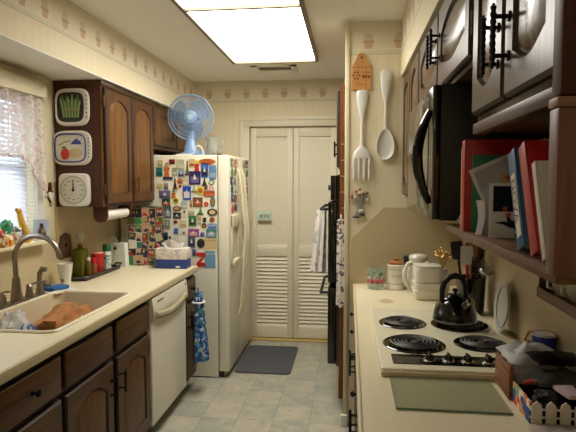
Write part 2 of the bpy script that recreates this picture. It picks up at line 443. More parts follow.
# sheer lace curtain
def lace():
    m = bpy.data.materials.new('sheer_lace'); m.use_nodes = True
    n, l = nodes(m); p = n['Principled BSDF']; p.inputs['Roughness'].default_value = 0.9
    g = n.new('ShaderNodeTexCoord'); v = n.new('ShaderNodeTexVoronoi'); v.inputs['Scale'].default_value = 42
    l.new(g.outputs['Object'], v.inputs['Vector'])
    n3 = n.new('ShaderNodeTexNoise'); n3.inputs['Scale'].default_value = 16; l.new(g.outputs['Object'], n3.inputs['Vector'])
    cr = n.new('ShaderNodeValToRGB'); cr.color_ramp.elements[0].position = 0.5; cr.color_ramp.elements[0].color = rgb(232, 220, 208)
    cr.color_ramp.elements[1].position = 0.66; cr.color_ramp.elements[1].color = rgb(222, 190, 180)
    l.new(n3.outputs['Fac'], cr.inputs['Fac']); l.new(cr.outputs['Color'], p.inputs['Base Color'])
    tl = n.new('ShaderNodeBsdfTranslucent'); l.new(cr.outputs['Color'], tl.inputs['Color'])
    m1 = n.new('ShaderNodeMixShader'); m1.inputs[0].default_value = 0.4; l.new(p.outputs[0], m1.inputs[1]); l.new(tl.outputs[0], m1.inputs[2])
    tr = n.new('ShaderNodeBsdfTransparent'); m2 = n.new('ShaderNodeMixShader')
    f = mnode(n, l, 'ADD', 0.55, mnode(n, l, 'MULTIPLY', mnode(n, l, 'GREATER_THAN', v.outputs['Distance'], 0.42), 0.35))
    l.new(f, m2.inputs[0]); l.new(tr.outputs[0], m2.inputs[1]); l.new(m1.outputs[0], m2.inputs[2])
    l.new(m2.outputs[0], n['Material Output'].inputs['Surface']); return m
lacem = lace()
t = thing('lace_curtain', 'sheer white lace curtain with pink sprigs swagged over the window', 'curtain', (XL + 0.045, 2.3, 1.5))
def cbot(y):
    pts = [(1.62, 1.40), (1.8, 1.45), (2.25, 1.62), (2.5, 1.62), (2.62, 1.60), (2.70, 1.54), (2.74, 1.46), (2.78, 1.40), (2.82, 1.385)]
    for (a, za), (c, zc) in zip(pts, pts[1:]):
        if a <= y <= c: return za + (zc - za) * (y - a) / (c - a)
    return pts[-1][1]
def cfn(u, v):
    y = 1.62 + 1.19 * u; zb = cbot(y) + 0.012 * abs(math.sin(y * 40)); z = 1.955 + (zb - 1.955) * v
    return (XL + 0.045 + 0.014 * math.sin(y * 62) + 0.006 * math.sin(y * 31 + v * 3), y, z)
b = B().use(lacem); b.sheet(cfn, 150, 14); part('valance', b, t)
b = B().use(white_m); b.cyl((XL + 0.045, 1.6, 1.952), (XL + 0.045, 2.815, 1.952), 0.006, 8); part('curtain_rod', b, t)
b = B().use(lacem)
b.tube([cfn(i / 90, 1.0) for i in range(91)], 0.006, 6); part('scalloped_hem', b, t)

# ------------------------------------------------------------------ ceiling light and vent
LX0, LX1, LY0, LY1 = -0.872, -0.262, 2.33, 3.955
t = thing('ceiling_light', 'long fluorescent ceiling light with two glowing panels in a brown frame', 'ceiling light', ((LX0 + LX1) / 2, (LY0 + LY1) / 2, CZ))
fr = mat('light_frame', rgb(120, 104, 82), 0.5)
b = B().use(fr); w = 0.022
b.box((LX0 - w, LY0 - w, CZ - 0.03), (LX0, LY1 + w, CZ)); b.box((LX1, LY0 - w, CZ - 0.03), (LX1 + w, LY1 + w, CZ))
b.box((LX0, LY0 - w, CZ - 0.03), (LX1, LY0, CZ)); b.box((LX0, LY1, CZ - 0.03), (LX1, LY1 + w, CZ))
part('frame', b, t)
b = B().use(fr); b.box((LX0, 2.728, CZ - 0.030), (LX1, 2.752, CZ)); part('divider', b, t)
dif = emis('glowing_diffuser', (1.0, 0.96, 0.87, 1), 11.5)
for y0, y1 in ((LY0, 2.735), (2.747, LY1)):
    b = B().use(dif); b.box((LX0, y0, CZ - 0.016), (LX1, y1, CZ - 0.010)); part('diffuser', b, t)
t = thing('air_vent', 'small cream louvred air vent in the ceiling near the closet door', 'air vent', (-0.6, 4.27, CZ))
b = B().use(ceil_p); vx0, vx1, vy0, vy1 = -0.80, -0.43, 4.17, 4.37
b.box((vx0, vy0, CZ - 0.008), (vx1, vy0 + 0.03, CZ)); b.box((vx0, vy1 - 0.03, CZ - 0.008), (vx1, vy1, CZ)); b.box((vx0, vy0, CZ - 0.008), (vx0 + 0.05, vy1, CZ)); b.box((vx1 - 0.05, vy0, CZ - 0.008), (vx1, vy1, CZ)); part('frame', b, t)
b = B().use(mat('vent_fins', rgb(196, 188, 168), 0.6)); r = Matrix.Rotation(0.6, 3, 'Y')
for i in range(16): b.obox((vx0 + 0.06 + i * 0.016, (vy0 + vy1) / 2, CZ - 0.006), (0.010, vy1 - vy0 - 0.06, 0.002), r)
part('fins', b, t)
b = B().use(mat('duct', rgb(96, 88, 72), 0.8)); b.box((vx0 + 0.05, vy0 + 0.03, CZ - 0.0015), (vx1 - 0.05, vy1 - 0.03, CZ)); part('duct_opening', b, t)

# ------------------------------------------------------------------ cabinet doors
def face_pt(o, U, V, N):
    o, U, V, N = Vector(o), Vector(U), Vector(V), Vector(N)
    return lambda u, v, n: o + U * u + V * v + N * n
def outline(w, h, m, arch, sag, k=14):
    """panel outline inside a w x h door: margins m, arched top and dipped bottom"""
    x0, x1, z0, z1 = m, w - m, m + sag, h - m - arch
    pts = []
    for i in range(k + 1):
        s = i / k; pts.append((x0 + (x1 - x0) * s, z0 - sag * math.sin(PI * s) ** 1.2))
    for i in range(k + 1):
        s = i / k; pts.append((x1 - (x1 - x0) * s, z1 + arch * math.sin(PI * s) ** 0.8))
    return pts
def scaled(pts, cx, cz, d):
    """inset by about d metres"""
    hw = max(abs(p[0] - cx) for p in pts); hh = max(abs(p[1] - cz) for p in pts)
    return [(cx + (x - cx) * (hw - d) / hw, cz + (z - cz) * (hh - d) / hh) for x, z in pts]
def door(parent, o, U, N, w, h, m1, m2, arch=0.05, sag=0.015, margin=0.055, th=0.02, name='door'):
    """a raised-panel door: frame ring with a curved opening, plus the raised panel as its sub-part"""
    V = Z3; P = face_pt(o, U, V, N)
    pl = outline(w, h, margin, arch, sag); cx, cz = w / 2, h / 2
    out = []
    for x, z in pl:                                       # matching points on the rectangle
        dx_, dz_ = x - cx, z - cz
        t = min(cx / abs(dx_) if abs(dx_) > 1e-6 else 1e9, cz / abs(dz_) if abs(dz_) > 1e-6 else 1e9)
        out.append([cx + dx_ * t, cz + dz_ * t])
    for c in ((0, 0), (w, 0), (w, h), (0, h)):
        q = min(out, key=lambda p: (p[0] - c[0]) ** 2 + (p[1] - c[1]) ** 2); q[0], q[1] = c
    e = 0.007
    oin = [(min(max(x, e), w - e), min(max(z, e), h - e)) for x, z in out]
    b = B().use(m1)
    b.loft([[P(x, z, th) for x, z in oin], [P(x, z, th) for x, z in pl]], False, False)
    b.use(cabdark)
    b.loft([[P(x, z, 0) for x, z in out], [P(x, z, th - e) for x, z in out], [P(x, z, th) for x, z in oin]], True, False)
    b.loft([[P(x, z, th) for x, z in pl], [P(x, z, th - 0.009) for x, z in scaled(pl, cx, cz, 0.005)]], False, False)
    bmesh.ops.remove_doubles(b.bm, verts=b.bm.verts, dist=1e-5)
    d = part(name, b, parent)
    b = B().use(m2)
    b.loft([[P(x, z, 0.002) for x, z in scaled(pl, cx, cz, 0.002)], [P(x, z, th - 0.009) for x, z in scaled(pl, cx, cz, 0.004)], [P(x, z, th - 0.008) for x, z in scaled(pl, cx, cz, 0.008)], [P(x, z, th - 0.001) for x, z in scaled(pl, cx, cz, 0.034)]])
    part('panel', b, d)
    return d
def bar_handle(parent, P, length=0.125, off=0.03, m=None):
    """turned black bar pull standing off a door; P is the middle, on the face; N outward"""
    p, N = Vector(P[0]), Vector(P[1]); b = B().use(m or iron)
    pts, rr = [], []
    for i in range(41):
        s = i / 40; z = (s - 0.5) * length
        pts.append(p + N * off + Z3 * z); rr.append(0.0042 + 0.0022 * abs(math.sin(s * PI * 9)) if 0.03 < s < 0.97 else 0.003)
    b.tube(pts, rr, 8)
    for s in (-0.3, 0.3): b.cyl(p + Z3 * (s * length) - N * 0.0, p + N * off + Z3 * (s * length), 0.0045, 8); b.cyl(p + Z3 * s * length, p + Z3 * s * length + N * 0.004, 0.010, 12)
    part('handle', b, parent)
def hinge(parent, P, m=None):
    p, N = Vector(P[0]), Vector(P[1]); b = B().use(m or brass)
    b.cyl(p - Z3 * 0.028 + N * 0.006, p + Z3 * 0.028 + N * 0.006, 0.005, 8); b.ball(p + Z3 * 0.032 + N * 0.006, 0.005, 8); b.ball(p - Z3 * 0.032 + N * 0.006, 0.005, 8)
    b.obox(p + N * 0.002, (0.004, 0.012, 0.05), Matrix())
    part('hinge', b, parent)
EX, WXn = X3, -X3

# ---- left wall cabinet (two arched doors)
fx = -1.475
t = thing('wall_cabinet', 'dark oak wall cabinet with two arched doors beside the fridge', 'cabinet', (-1.62, 3.37, 1.337))
b = B().use(cabside); b.box((XL + 0.002, 2.972, 1.337), (fx, 3.765, SZ - 0.008), 0.002)
b.use(cab); b.box((fx - 0.001, 2.972, 1.337), (fx + 0.004, 3.765, SZ - 0.008)); part('body', b, t)
b = B().use(cabh); b.box((XL + 0.002, 2.966, SZ - 0.04), (fx + 0.012, 3.765, SZ - 0.009), 0.004); part('crown_rail', b, t)
for y0, y1, hy in ((2.995, 3.365, 3.345), (3.385, 3.755, 3.405)):
    d = door(t, (fx + 0.005, y0, 1.352), Y3, EX, y1 - y0, 0.70, cab, cabpan, 0.055, 0.012)
    bar_handle(d, ((fx + 0.025, hy, 1.47), EX), 0.11, 0.026, brass)
    hinge(d, ((fx + 0.01, 2.985 if hy > y0 + 0.2 else 3.762, 1.44), EX))
    hinge(d, ((fx + 0.01, 2.985 if hy > y0 + 0.2 else 3.762, 1.97), EX))
# ---- cabinet over the fridge
t = thing('wall_cabinet', 'short dark oak cabinet above the fridge, behind the blue fan', 'cabinet', (-1.62, 4.27, 1.74))
b = B().use(cab); b.box((XL + 0.002, 3.768, 1.745), (fx, 4.775, SZ - 0.008), 0.002); part('body', b, t)
for y0, y1 in ((3.79, 4.27), (4.285, 4.76)):
    d = door(t, (fx + 0.001, y0, 1.765), Y3, EX, y1 - y0, 0.29, cab, cabpan, 0.045, 0.008)
    hinge(d, ((fx + 0.01, y0 + 0.005 if y0 < 4 else y1 - 0.005, 1.82), EX))

# ---- left base cabinets
bx = -1.125
def base_cab(label, y0, y1, doors, drawers, knobs, handles):
    t = thing('base_cabinet', label, 'cabinet', (-1.44, (y0 + y1) / 2, 0))
    b = B().use(cabdark); b.box((bx - 0.02, y0, 0.085), (bx, y1, 0.838)); b.box((XL + 0.002, y0, 0.085), (XL + 0.014, y1, 0.838)); b.box((XL + 0.014, y0, 0.085), (bx - 0.02, y0 + 0.016, 0.838 if y0 > 3 else 0.69)); b.box((XL + 0.014, y1 - 0.016, 0.085), (bx - 0.02, y1, 0.838 if y0 > 2 or y1 > 2.5 else 0.69)); b.box((XL + 0.014, y0 + 0.016, 0.085), (bx - 0.02, y1 - 0.016, 0.10))
    part('body', b, t)
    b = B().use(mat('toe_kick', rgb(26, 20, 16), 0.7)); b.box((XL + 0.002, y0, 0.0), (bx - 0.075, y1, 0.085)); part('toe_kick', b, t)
    for (a, c), k in zip(drawers, knobs):
        b = B().use(cabh); b.box((bx + 0.001, a, 0.668), (bx + 0.021, c, 0.812), 0.007, seg=3)
        d = part('drawer', b, t)
        if k:
            bb = B().use(iron); z = 0.74; y = (a + c) / 2 + k
            bb.lathe([(0.012, 0), (0.012, 0.003), (0.005, 0.006), (0.005, 0.016), (0.013, 0.02), (0.014, 0.027), (0.006, 0.032)], (bx + 0.02, y, z), 14, 'x')
            part('knob', bb, d)
    for (a, c), hs in zip(doors, handles):
        d = door(t, (bx + 0.001, a, 0.105), Y3, EX, c - a, 0.535, cabh, cab, 0.06, 0.012, 0.06)
        if hs: bar_handle(d, ((bx + 0.021, c - 0.025 if hs > 0 else a + 0.025, 0.52), EX), 0.115, 0.028)
        hinge(d, ((bx + 0.008, a - 0.006 if hs > 0 else c + 0.006, 0.17), EX), iron)
        hinge(d, ((bx + 0.008, a - 0.006 if hs > 0 else c + 0.006, 0.57), EX), iron)
    return t
base_cab('dark oak base cabinet with a black knob, left of the sink', 1.00, 1.872, [(1.02, 1.42), (1.445, 1.858)], [(1.02, 1.42), (1.445, 1.858)], [0.001, 0.022], [1, -1])
base_cab('dark oak base cabinet with two plain drawers under the sink', 1.874, 2.757, [(1.888, 2.30), (2.342, 2.752)], [(1.888, 2.30), (2.342, 2.752)], [None, None], [1, -1])
endcab = base_cab('narrow dark oak base cabinet between dishwasher and fridge', 3.386, 3.645, [(3.415, 3.632)], [(3.415, 3.632)], [0.001], [-1])

# ---- left counter with a cut-out for the sink
cx0, cx1 = XL, -1.092
sx0, sx1, sy0, sy1 = -1.60, -1.175, 1.925, 2.68
b = B().use(lam); z0, z1 = 0.84, 0.88
b.box((cx0, 0.9, z0), (cx1 - 0.012, sy0, z1)); b.box((cx0, sy1, z0), (cx1 - 0.012, 3.655, z1))
b.box((cx0, sy0, z0), (sx0, sy1, z1)); b.box((sx1, sy0, z0), (cx1 - 0.012, sy1, z1))
t = thing('countertop', 'cream laminate countertop around the sink along the left wall', 'countertop', (-1.43, 2.3, z0))
part('top', b, t)
b = B().use(lamedge); b.box((cx1 - 0.012, 0.9, z0), (cx1, 3.655, z1), 0.004, seg=3); part('front_edge', b, t)
b = B().use(splash); b.box((XL + 0.0005, 0.9, 0.8805), (XL + 0.012, 3.655, 1.128)); b.box((XL + 0.0005, 2.955, 1.128), (XL + 0.012, 3.655, 1.336))
single('backsplash', b, 'plain beige laminate backsplash behind the faucet under the window', 'backsplash')

# ---- sink
t = thing('kitchen_sink', 'almond kitchen sink set in the left countertop', 'sink', ((sx0 + sx1) / 2, 2.3, 0.70))
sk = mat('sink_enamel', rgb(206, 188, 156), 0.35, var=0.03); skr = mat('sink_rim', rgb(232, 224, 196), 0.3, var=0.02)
def basin(y0, y1):
    b = B().use(sk); x0, x1 = sx0 + 0.012, sx1 - 0.012
    def ring(ins, z, r):
        p = []
        for cx_, cy_, a0 in ((x1 - ins - r, y1 - ins - r, 0), (x0 + ins + r, y1 - ins - r, 90), (x0 + ins + r, y0 + ins + r, 180), (x1 - ins - r, y0 + ins + r, 270)):
            for k in range(6):
                a = math.radians(a0 + 18 * k); p.append((cx_ + r * math.cos(a), cy_ + r * math.sin(a), z))
        return p
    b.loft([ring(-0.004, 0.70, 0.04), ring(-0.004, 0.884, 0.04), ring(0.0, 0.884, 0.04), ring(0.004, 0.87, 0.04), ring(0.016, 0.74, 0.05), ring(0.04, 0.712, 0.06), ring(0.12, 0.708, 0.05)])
    o = part('bowl', b, t)
    bb = B().use(chrome); bb.lathe([(0.001, 0.711), (0.03, 0.711), (0.04, 0.713), (0.042, 0.710), (0.042, 0.7085)], ((x0 + x1) / 2, (y0 + y1) / 2, 0), 20); part('drain', bb, o)
basin(1.937, 2.668)
b = B().use(skr)
def rimbar(p): b.tube(p, 0.009, 8, closed=True)
def rr(x0, x1, y0, y1, r, z):
    p = []
    for cx_, cy_, a0 in ((x1 - r, y1 - r, 0), (x0 + r, y1 - r, 90), (x0 + r, y0 + r, 180), (x1 - r, y0 + r, 270)):
        for k in range(6):
            a = math.radians(a0 + 18 * k); p.append((cx_ + r * math.cos(a), cy_ + r * math.sin(a), z))
    return p
rimbar(rr(sx0 - 0.004, sx1 + 0.006, sy0 - 0.004, sy1 + 0.004, 0.05, 0.882))
part('rim', b, t)
# things in the far bowl
def blob(b, c, r, sc, seed, rough=0.25, seg=26):
    n = seg // 2; rings = []
    for i in range(n + 1):
        ph = PI * i / n; ring = []
        for k in range(seg):
            th = 2 * PI * k / seg
            d = Vector((math.sin(ph) * math.cos(th), math.sin(ph) * math.sin(th), -math.cos(ph)))
            q = r * (1 + rough * pnoise(d * 2.1 + Vector((seed, seed, 0))) + rough * 0.5 * pnoise(d * 5.3 + Vector((0, seed, seed))))
            p = Vector((d.x * q * sc[0], d.y * q * sc[1], max(d.z * q * sc[2], -r * sc[2] * 0.92)))
            ring.append(Vector(c) + p)
        rings.append(ring)
    b.loft(rings, False, False)
    return b
b = B().use(mat('brown_cloth', rgb(166, 110, 58), 0.85, var=0.35, scale=24, bump=0.5))
blob(b, (-1.37, 2.36, 0.792), 0.10, (1.15, 1.75, 0.9), 3.1, 0.35); single('dish_cloth', b, 'crumpled orange-brown cloth heaped in the sink bowl', 'cloth')
b = B().use(glassy('cloudy_plastic', rgb(226, 226, 222), 0.6, 0.2)); blob(b, (-1.51, 2.17, 0.802), 0.098, (0.55, 0.75, 0.97), 5.5, 0.45); single('plastic_bag', b, 'crumpled clear white plastic bag in the sink by the faucet', 'bag')
b = B().use(pattern('blue_pack', rgb(60, 96, 150), [rgb(200, 206, 214), rgb(36, 66, 124)], 60, 0.4)); blob(b, (-1.40, 2.10, 0.782), 0.078, (0.75, 0.65, 0.95), 8.2, 0.4); single('food_wrapper', b, 'blue and silver wrapper in the sink, nearest the camera', 'wrapper')
b = B().use(paper); blob(b, (-1.225, 2.26, 0.785), 0.08, (0.36, 1.1, 0.95), 2.2, 0.3); single('paper_towel_wad', b, 'white crumpled paper wad in the sink beside the brown cloth', 'paper')

# ---- faucet
fy = 2.42
t = thing('kitchen_faucet', 'tall brushed nickel gooseneck faucet behind the sink', 'faucet', (-1.665, fy, 0.88))
b = B().use(nickel); b.box((-1.695, fy - 0.19, 0.8805), (-1.632, fy + 0.20, 0.890), 0.004); part('deck_plate', b, t)
b = B().use(nickel); b.lathe([(0.030, 0.89), (0.030, 0.90), (0.024, 0.94), (0.019, 0.99), (0.0185, 1.0), (0.016, 1.005)], (-1.668, fy, 0), 20); part('base', b, t)
b = B().use(nickel); pts = [(-1.668, fy, 1.0), (-1.672, fy, 1.10)]
R_, cxx, czz = 0.118, -1.552, 1.10
for i in range(19):
    a = PI - i * PI * 0.93 / 18; pts.append((cxx + R_ * math.cos(a) * 1.02, fy, czz + R_ * 1.0 * math.sin(a)))
b.tube(pts, 0.0125, 14); part('spout', b, t)
e = Vector(pts[-1]); dr = (e - Vector(pts[-2])).normalized()
b = B().use(nickel); b.tube([e - dr * 0.005, e + dr * 0.012, e + dr * 0.02], [0.0145, 0.0155, 0.0135], 14); part('aerator', b, t)
b = B().use(nickel); b.lathe([(0.022, 0.89), (0.021, 0.90), (0.016, 0.935), (0.0165, 0.945), (0.010, 0.955)], (-1.655, fy + 0.085, 0), 16)
b.tube([(-1.655, fy + 0.085, 0.95), (-1.62, fy + 0.10, 0.962), (-1.575, fy + 0.115, 0.965)], [0.006, 0.005, 0.006], 8); part('lever', b, t)
b = B().use(nickel); b.lathe([(0.022, 0.89), (0.021, 0.90), (0.016, 0.935), (0.0165, 0.945), (0.010, 0.955)], (-1.655, fy - 0.125, 0), 16)
b.tube([(-1.655, fy - 0.125, 0.95), (-1.63, fy - 0.14, 0.962), (-1.60, fy - 0.15, 0.965)], [0.006, 0.005, 0.006], 8); part('lever', b, t)
b = B().use(nickel); b.lathe([(0.020, 0.89), (0.02, 0.90), (0.015, 0.93), (0.014, 0.96)], (-1.648, fy + 0.165, 0), 16)
b.tube([(-1.648, fy + 0.165, 0.95), (-1.645, fy + 0.165, 1.0), (-1.63, fy + 0.168, 1.022), (-1.605, fy + 0.17, 1.018)], [0.013, 0.014, 0.016, 0.012], 12); part('side_sprayer', b, t)
# sponge, scrubber, cup
b = B().use(mat('blue_sponge', rgb(40, 92, 152), 0.9, bump=0.5, scale=90)); b.obox((-1.625, 2.71, 0.8955), (0.075, 0.115, 0.022), Matrix.Rotation(-0.25, 3, 'Z'), 0.006)
single('sponge', b, 'blue kitchen sponge lying behind the sink', 'sponge')
b = B().use(white_m); b.obox((-1.60, 2.70, 0.8825), (0.10, 0.16, 0.004), Matrix.Rotation(-0.25, 3, 'Z'), 0.001); single('sponge_dish', b, 'white flat dish under the blue sponge', 'dish')
b = B().use(mat('grey_scrub', rgb(104, 100, 94), 0.9, bump=0.6, scale=70)); blob(b, (-1.705, 2.72, 0.905), 0.034, (0.9, 1.0, 0.8), 4.4, 0.3); single('scrubber', b, 'grey scrubbing pad behind the blue sponge', 'scrubber')
t = thing('plastic_cup', 'white plastic tumbler standing behind the sink under the spout', 'cup', (-1.665, 2.87, 0.88))
b = B().use(white_m); c = (-1.665, 2.87, 0.8805)
b.lathe([(0.026, 0), (0.027, 0.003), (0.043, 0.125), (0.045, 0.128), (0.042, 0.128), (0.026, 0.006), (0.001, 0.006)], c, 24); part('body', b, t)
b = B().use(mat('cup_print', rgb(150, 138, 110), 0.5)); b.disc((c[0], c[1] - 0.0325, c[2] + 0.03), 0.012, -Y3, 0.002, 14); part('printed_badge', b, t)

# ------------------------------------------------------------------ dishwasher
t = thing('dishwasher', 'white built-in dishwasher under the left countertop', 'dishwasher', (-1.43, 3.07, 0))
b = B().use(almond); b.box((XL + 0.03, 2.765, 0.09), (-1.128, 3.380, 0.836)); part('tub', b, t)
b = B().use(almond); b.box((-1.128, 2.766, 0.095), (-1.098, 3.379, 0.70), 0.008, seg=3); dd = part('door', b, t)
b = B().use(almond)
prof = [(-1.128, 0.704), (-1.094, 0.704), (-1.088, 0.712), (-1.084, 0.76), (-1.094, 0.833), (-1.128, 0.833)]
b.loft([[(x, 2.766, z) for x, z in prof], [(x, 3.379, z) for x, z in prof]]); cp = part('control_panel', b, t)
b = B().use(almond2)
def dwh(u, v):
    y = 2.80 + 0.545 * u; a = v * PI; s = math.sin(PI * u)
    return (-1.086 + 0.016 * math.sin(a), y, 0.735 - 0.035 * s + 0.022 * math.cos(a))
b.sheet(dwh, 24, 8, 0.004); part('handle', b, cp)
b = B().use(mat('badge_grey', rgb(120, 112, 100), 0.4)); b.box((-1.0895, 2.84, 0.80), (-1.0865, 2.93, 0.808)); part('badge', b, cp)
b = B().use(dark); b.lathe([(0.006, 0), (0.006, 0.003), (0.001, 0.004)], (-1.0895, 3.345, 0.808), 12, 'x'); part('indicator', b, cp)
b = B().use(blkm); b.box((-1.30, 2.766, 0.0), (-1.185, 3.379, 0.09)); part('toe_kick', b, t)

# ------------------------------------------------------------------ fridge
FX0, FXB, FXD, FY0, FY1 = -1.735, -0.98, -0.893, 3.78, 4.69
t = thing('fridge', 'almond side-by-side fridge covered in souvenir magnets', 'fridge', (-1.3, 4.23, 0))
b = B().use(almond); b.box((FX0, FY0, 0.008), (FXB, FY1, 1.69), 0.006, seg=3); part('body', b, t)
b = B().use(almond); b.box((FXB + 0.006, FY0, 0.05), (FXD, 4.165, 1.69), 0.012, seg=3); fd1 = part('freezer_door', b, t)
b = B().use(almond); b.box((FXB + 0.006, 4.173, 0.05), (FXD, FY1, 1.69), 0.012, seg=3); fd2 = part('fridge_door', b, t)
b = B().use(mat('grille_dark', rgb(52, 46, 40), 0.6)); b.box((FXB - 0.05, FY0 + 0.02, 0.005), (FXB + 0.04, FY1 - 0.02, 0.045))
b.use(almond)
for i in range(5): b.box((FXB + 0.03, FY0 + 0.03, 0.010 + i * 0.007), (FXB + 0.05, FY1 - 0.03, 0.014 + i * 0.007))
part('grille', b, t)
b = B().use(blkm); b.box((FX0 + 0.02, FY0 + 0.01, 0.0), (FXB - 0.06, FY1 - 0.02, 0.012)); part('base_frame', b, t)
b = B().use(mat('hinge_cap', rgb(90, 76, 58), 0.5)); b.box((FXB - 0.04, FY0 + 0.01, 1.6905), (FXB + 0.03, FY0 + 0.05, 1.702), 0.003); part('hinge_cover', b, t)
for y, dpar, s in ((4.115, fd1, -1), (4.222, fd2, 1)):
    b = B().use(almond2); pts = []
    for i in range(25):
        u = i / 24; z = 1.60 - 1.18 * u
        bow = math.sin(PI * min(1, max(0, u))) ** 0.5; wob = math.exp(-((z - 1.10) / 0.13) ** 2)
        pts.append((FXD + 0.004 + 0.044 * bow + 0.012 * wob, y + s * 0.012 * (1 - wob), z))
    b.tube(pts, 0.013, 10); part('handle', b, dpar)
b = B().use(almond2)
y0, y1, z0, z1 = 3.84, 4.075, 0.85, 1.24
b.box((FXD, y0, z0), (FXD + 0.018, y0 + 0.03, z1), 0.004); b.box((FXD, y1 - 0.03, z0), (FXD + 0.018, y1, z1), 0.004); b.box((FXD, y0, z1 - 0.10), (FXD + 0.026, y1, z1), 0.006); b.box((FXD, y0, z0), (FXD + 0.03, y1, z0 + 0.04), 0.006)
dsp = part('dispenser', b, fd1)
# ------------------------------------------------------------------ fridge magnets (side panel)
def mx(px): return -0.977 + (px - 217) * 0.00747
def mz(py): return 1.692 - (py - 154) * 0.00757
K = dict(cream=(214, 190, 138), teal=(30, 118, 104), orange=(206, 116, 50), dkred=(122, 34, 28), palegreen=(184, 188, 150), bluewhite=(150, 172, 196), greygreen=(150, 156, 126), olive=(98, 104, 52), red=(198, 44, 34), ochre=(178, 104, 46),
         blue=(60, 98, 178), photo=(96, 138, 176), navy=(42, 40, 92), dkgreen=(40, 62, 44), green=(64, 140, 80), black=(34, 30, 34), brown=(120, 76, 46), pale=(206, 198, 172), tan=(190, 160, 112), grey=(146, 142, 128), yellow=(226, 206, 50), pink=(214, 160, 152),
         rust=(178, 88, 48), vivid=(28, 76, 190), purple=(112, 96, 148), violet=(150, 70, 146), palblue=(166, 182, 190), slate=(84, 96, 112), dkteal=(28, 76, 82), sky=(112, 164, 192), white=(226, 222, 206), magteal=(60, 132, 130))
def km(k):
    return mat('magnet_' + k, rgb(*K[k]), 0.45, var=0.18, scale=70)
MAGS = []   # (px, py, w, h, shape, colour, second colour, words)
for a in """100 160 35 38 f cream greygreen|cream framed picture
92 222 40 55 r teal dkteal|dark teal postcard
149 205 42 90 g orange tan|tall orange dancer figure
188 150 35 30 r dkred black|dark red square
250 168 50 58 r palegreen pale|pale sage card
255 235 40 45 f bluewhite navy|small blue window-pane
207 220 30 45 r greygreen pale|grey-green slip
300 195 30 90 t olive brown|olive green pointed tower
335 160 36 50 r cream rust|cream and rust stamp
372 180 35 70 g red yellow|red clown-coloured figure
448 150 105 35 o ochre rust|long ochre fish-shaped
428 212 45 85 f blue black|blue and black lighthouse picture
487 225 45 85 r photo bluewhite|blue mountain photo
355 265 72 82 f navy purple|large framed night-skyline picture
426 288 34 58 t dkgreen black|dark green pine tree
478 300 40 34 s green white|little green and white shell
155 268 60 18 r navy slate|thin navy lettered strip
208 305 28 72 t black brown|black pointed iron tower
245 285 40 35 h orange brown|orange-brown cottage
288 290 36 56 r pale white|pale oblong card
95 322 34 34 o tan cream|round tan medallion
140 325 28 40 r grey slate|small grey stone tablet
350 338 38 48 t palegreen olive|pale green hill
395 355 48 48 o yellow ochre|bright yellow sun
437 330 28 34 g brown black|small brown bear figure
475 334 34 34 h pink white|pink and white house
460 377 70 34 r rust orange|rust-red wide plate
295 372 50 82 f vivid white|vivid blue poster with white monument
130 383 70 48 f purple slate|purple-blue sunset picture
197 380 34 46 g orange green|orange parrot figure
245 325 20 20 o red dkred|tiny red dot""".split('\n'):
    q, wds = a.split('|'); q = q.split()
    MAGS.append((145 + int(q[0]) / 7.2, 140 + int(q[1]) / 7.2, int(q[2]) / 7.2, int(q[3]) / 7.2, q[4], q[5], q[6], wds))
for a in """138 45 50 44 f dkgreen orange|dark green card with an orange base
213 30 38 38 o yellow olive|round yellow lemon
275 60 40 44 r palblue white|pale blue square
375 40 60 58 f brown rust|brown canyon picture
437 55 30 30 o red orange|round red apple
485 38 34 68 o magteal ochre|tall teal oval
324 50 12 50 r tan brown|thin tan stick
82 95 44 38 h slate pink|slate grey house
152 112 40 74 f slate palblue|arched blue-grey church picture
220 88 54 34 o brown tan|brown oval basket
220 138 50 38 f black slate|black framed bay picture
275 125 28 38 g white black|white penguin figure
326 120 40 32 r palegreen greygreen|pale green leafy strip
394 105 42 44 t green black|green and black sailboat
482 112 64 44 o black cream|black-rimmed oval plate
45 130 28 34 r brown black|small brown block
90 150 58 58 f olive cream|square olive framed landscape
425 160 28 38 g black white|black and white cow figure
480 165 32 32 o rust brown|rust-brown flower
335 175 50 64 f green dkgreen|vivid green garden picture
208 185 28 22 s red black|little red and black ladybird
60 205 48 64 o greygreen slate|grey-green oval cameo
103 210 26 38 t green olive|small green cactus
148 200 34 54 f greygreen grey|faded grey-green portrait
263 195 48 44 r pale tan|pale parchment square
385 170 22 44 r tan pale|slim tan bookmark
420 212 30 38 s dkgreen ochre|dark green turtle
480 212 60 34 r bluewhite blue|blue and white number plate
212 240 34 48 g blue white|blue sailor figure
270 248 40 38 h white brown|white chalet
342 260 68 48 f violet pink|violet and pink sunset picture
474 262 66 50 f magteal palblue|wide teal lagoon picture
407 275 30 38 s purple blue|small purple shell
120 287 48 48 r dkteal black|dark teal square
163 298 12 20 r black slate|tiny black tag
326 325 46 70 f slate navy|slate-blue tower picture
395 335 50 58 o dkgreen black|dark green round wreath
467 340 84 68 n cream tan|large cream paper note
344 402 24 40 r purple black|narrow purple ticket
113 330 30 13 r black grey|short black strip""".split('\n'):
    q, wds = a.split('|'); q = q.split()
    MAGS.append((145 + int(q[0]) / 7.2, 195 + int(q[1]) / 7.2, int(q[2]) / 7.2, int(q[3]) / 7.2, q[4], q[5], q[6], wds))
MAGS.append((200, 257.5, 8, 12, 'z', 'red', 'dkred', 'red zigzag lizard'))
MAGS.append((209, 257.5, 9.5, 15, 'n', 'sky', 'palblue', 'sky-blue paper note'))
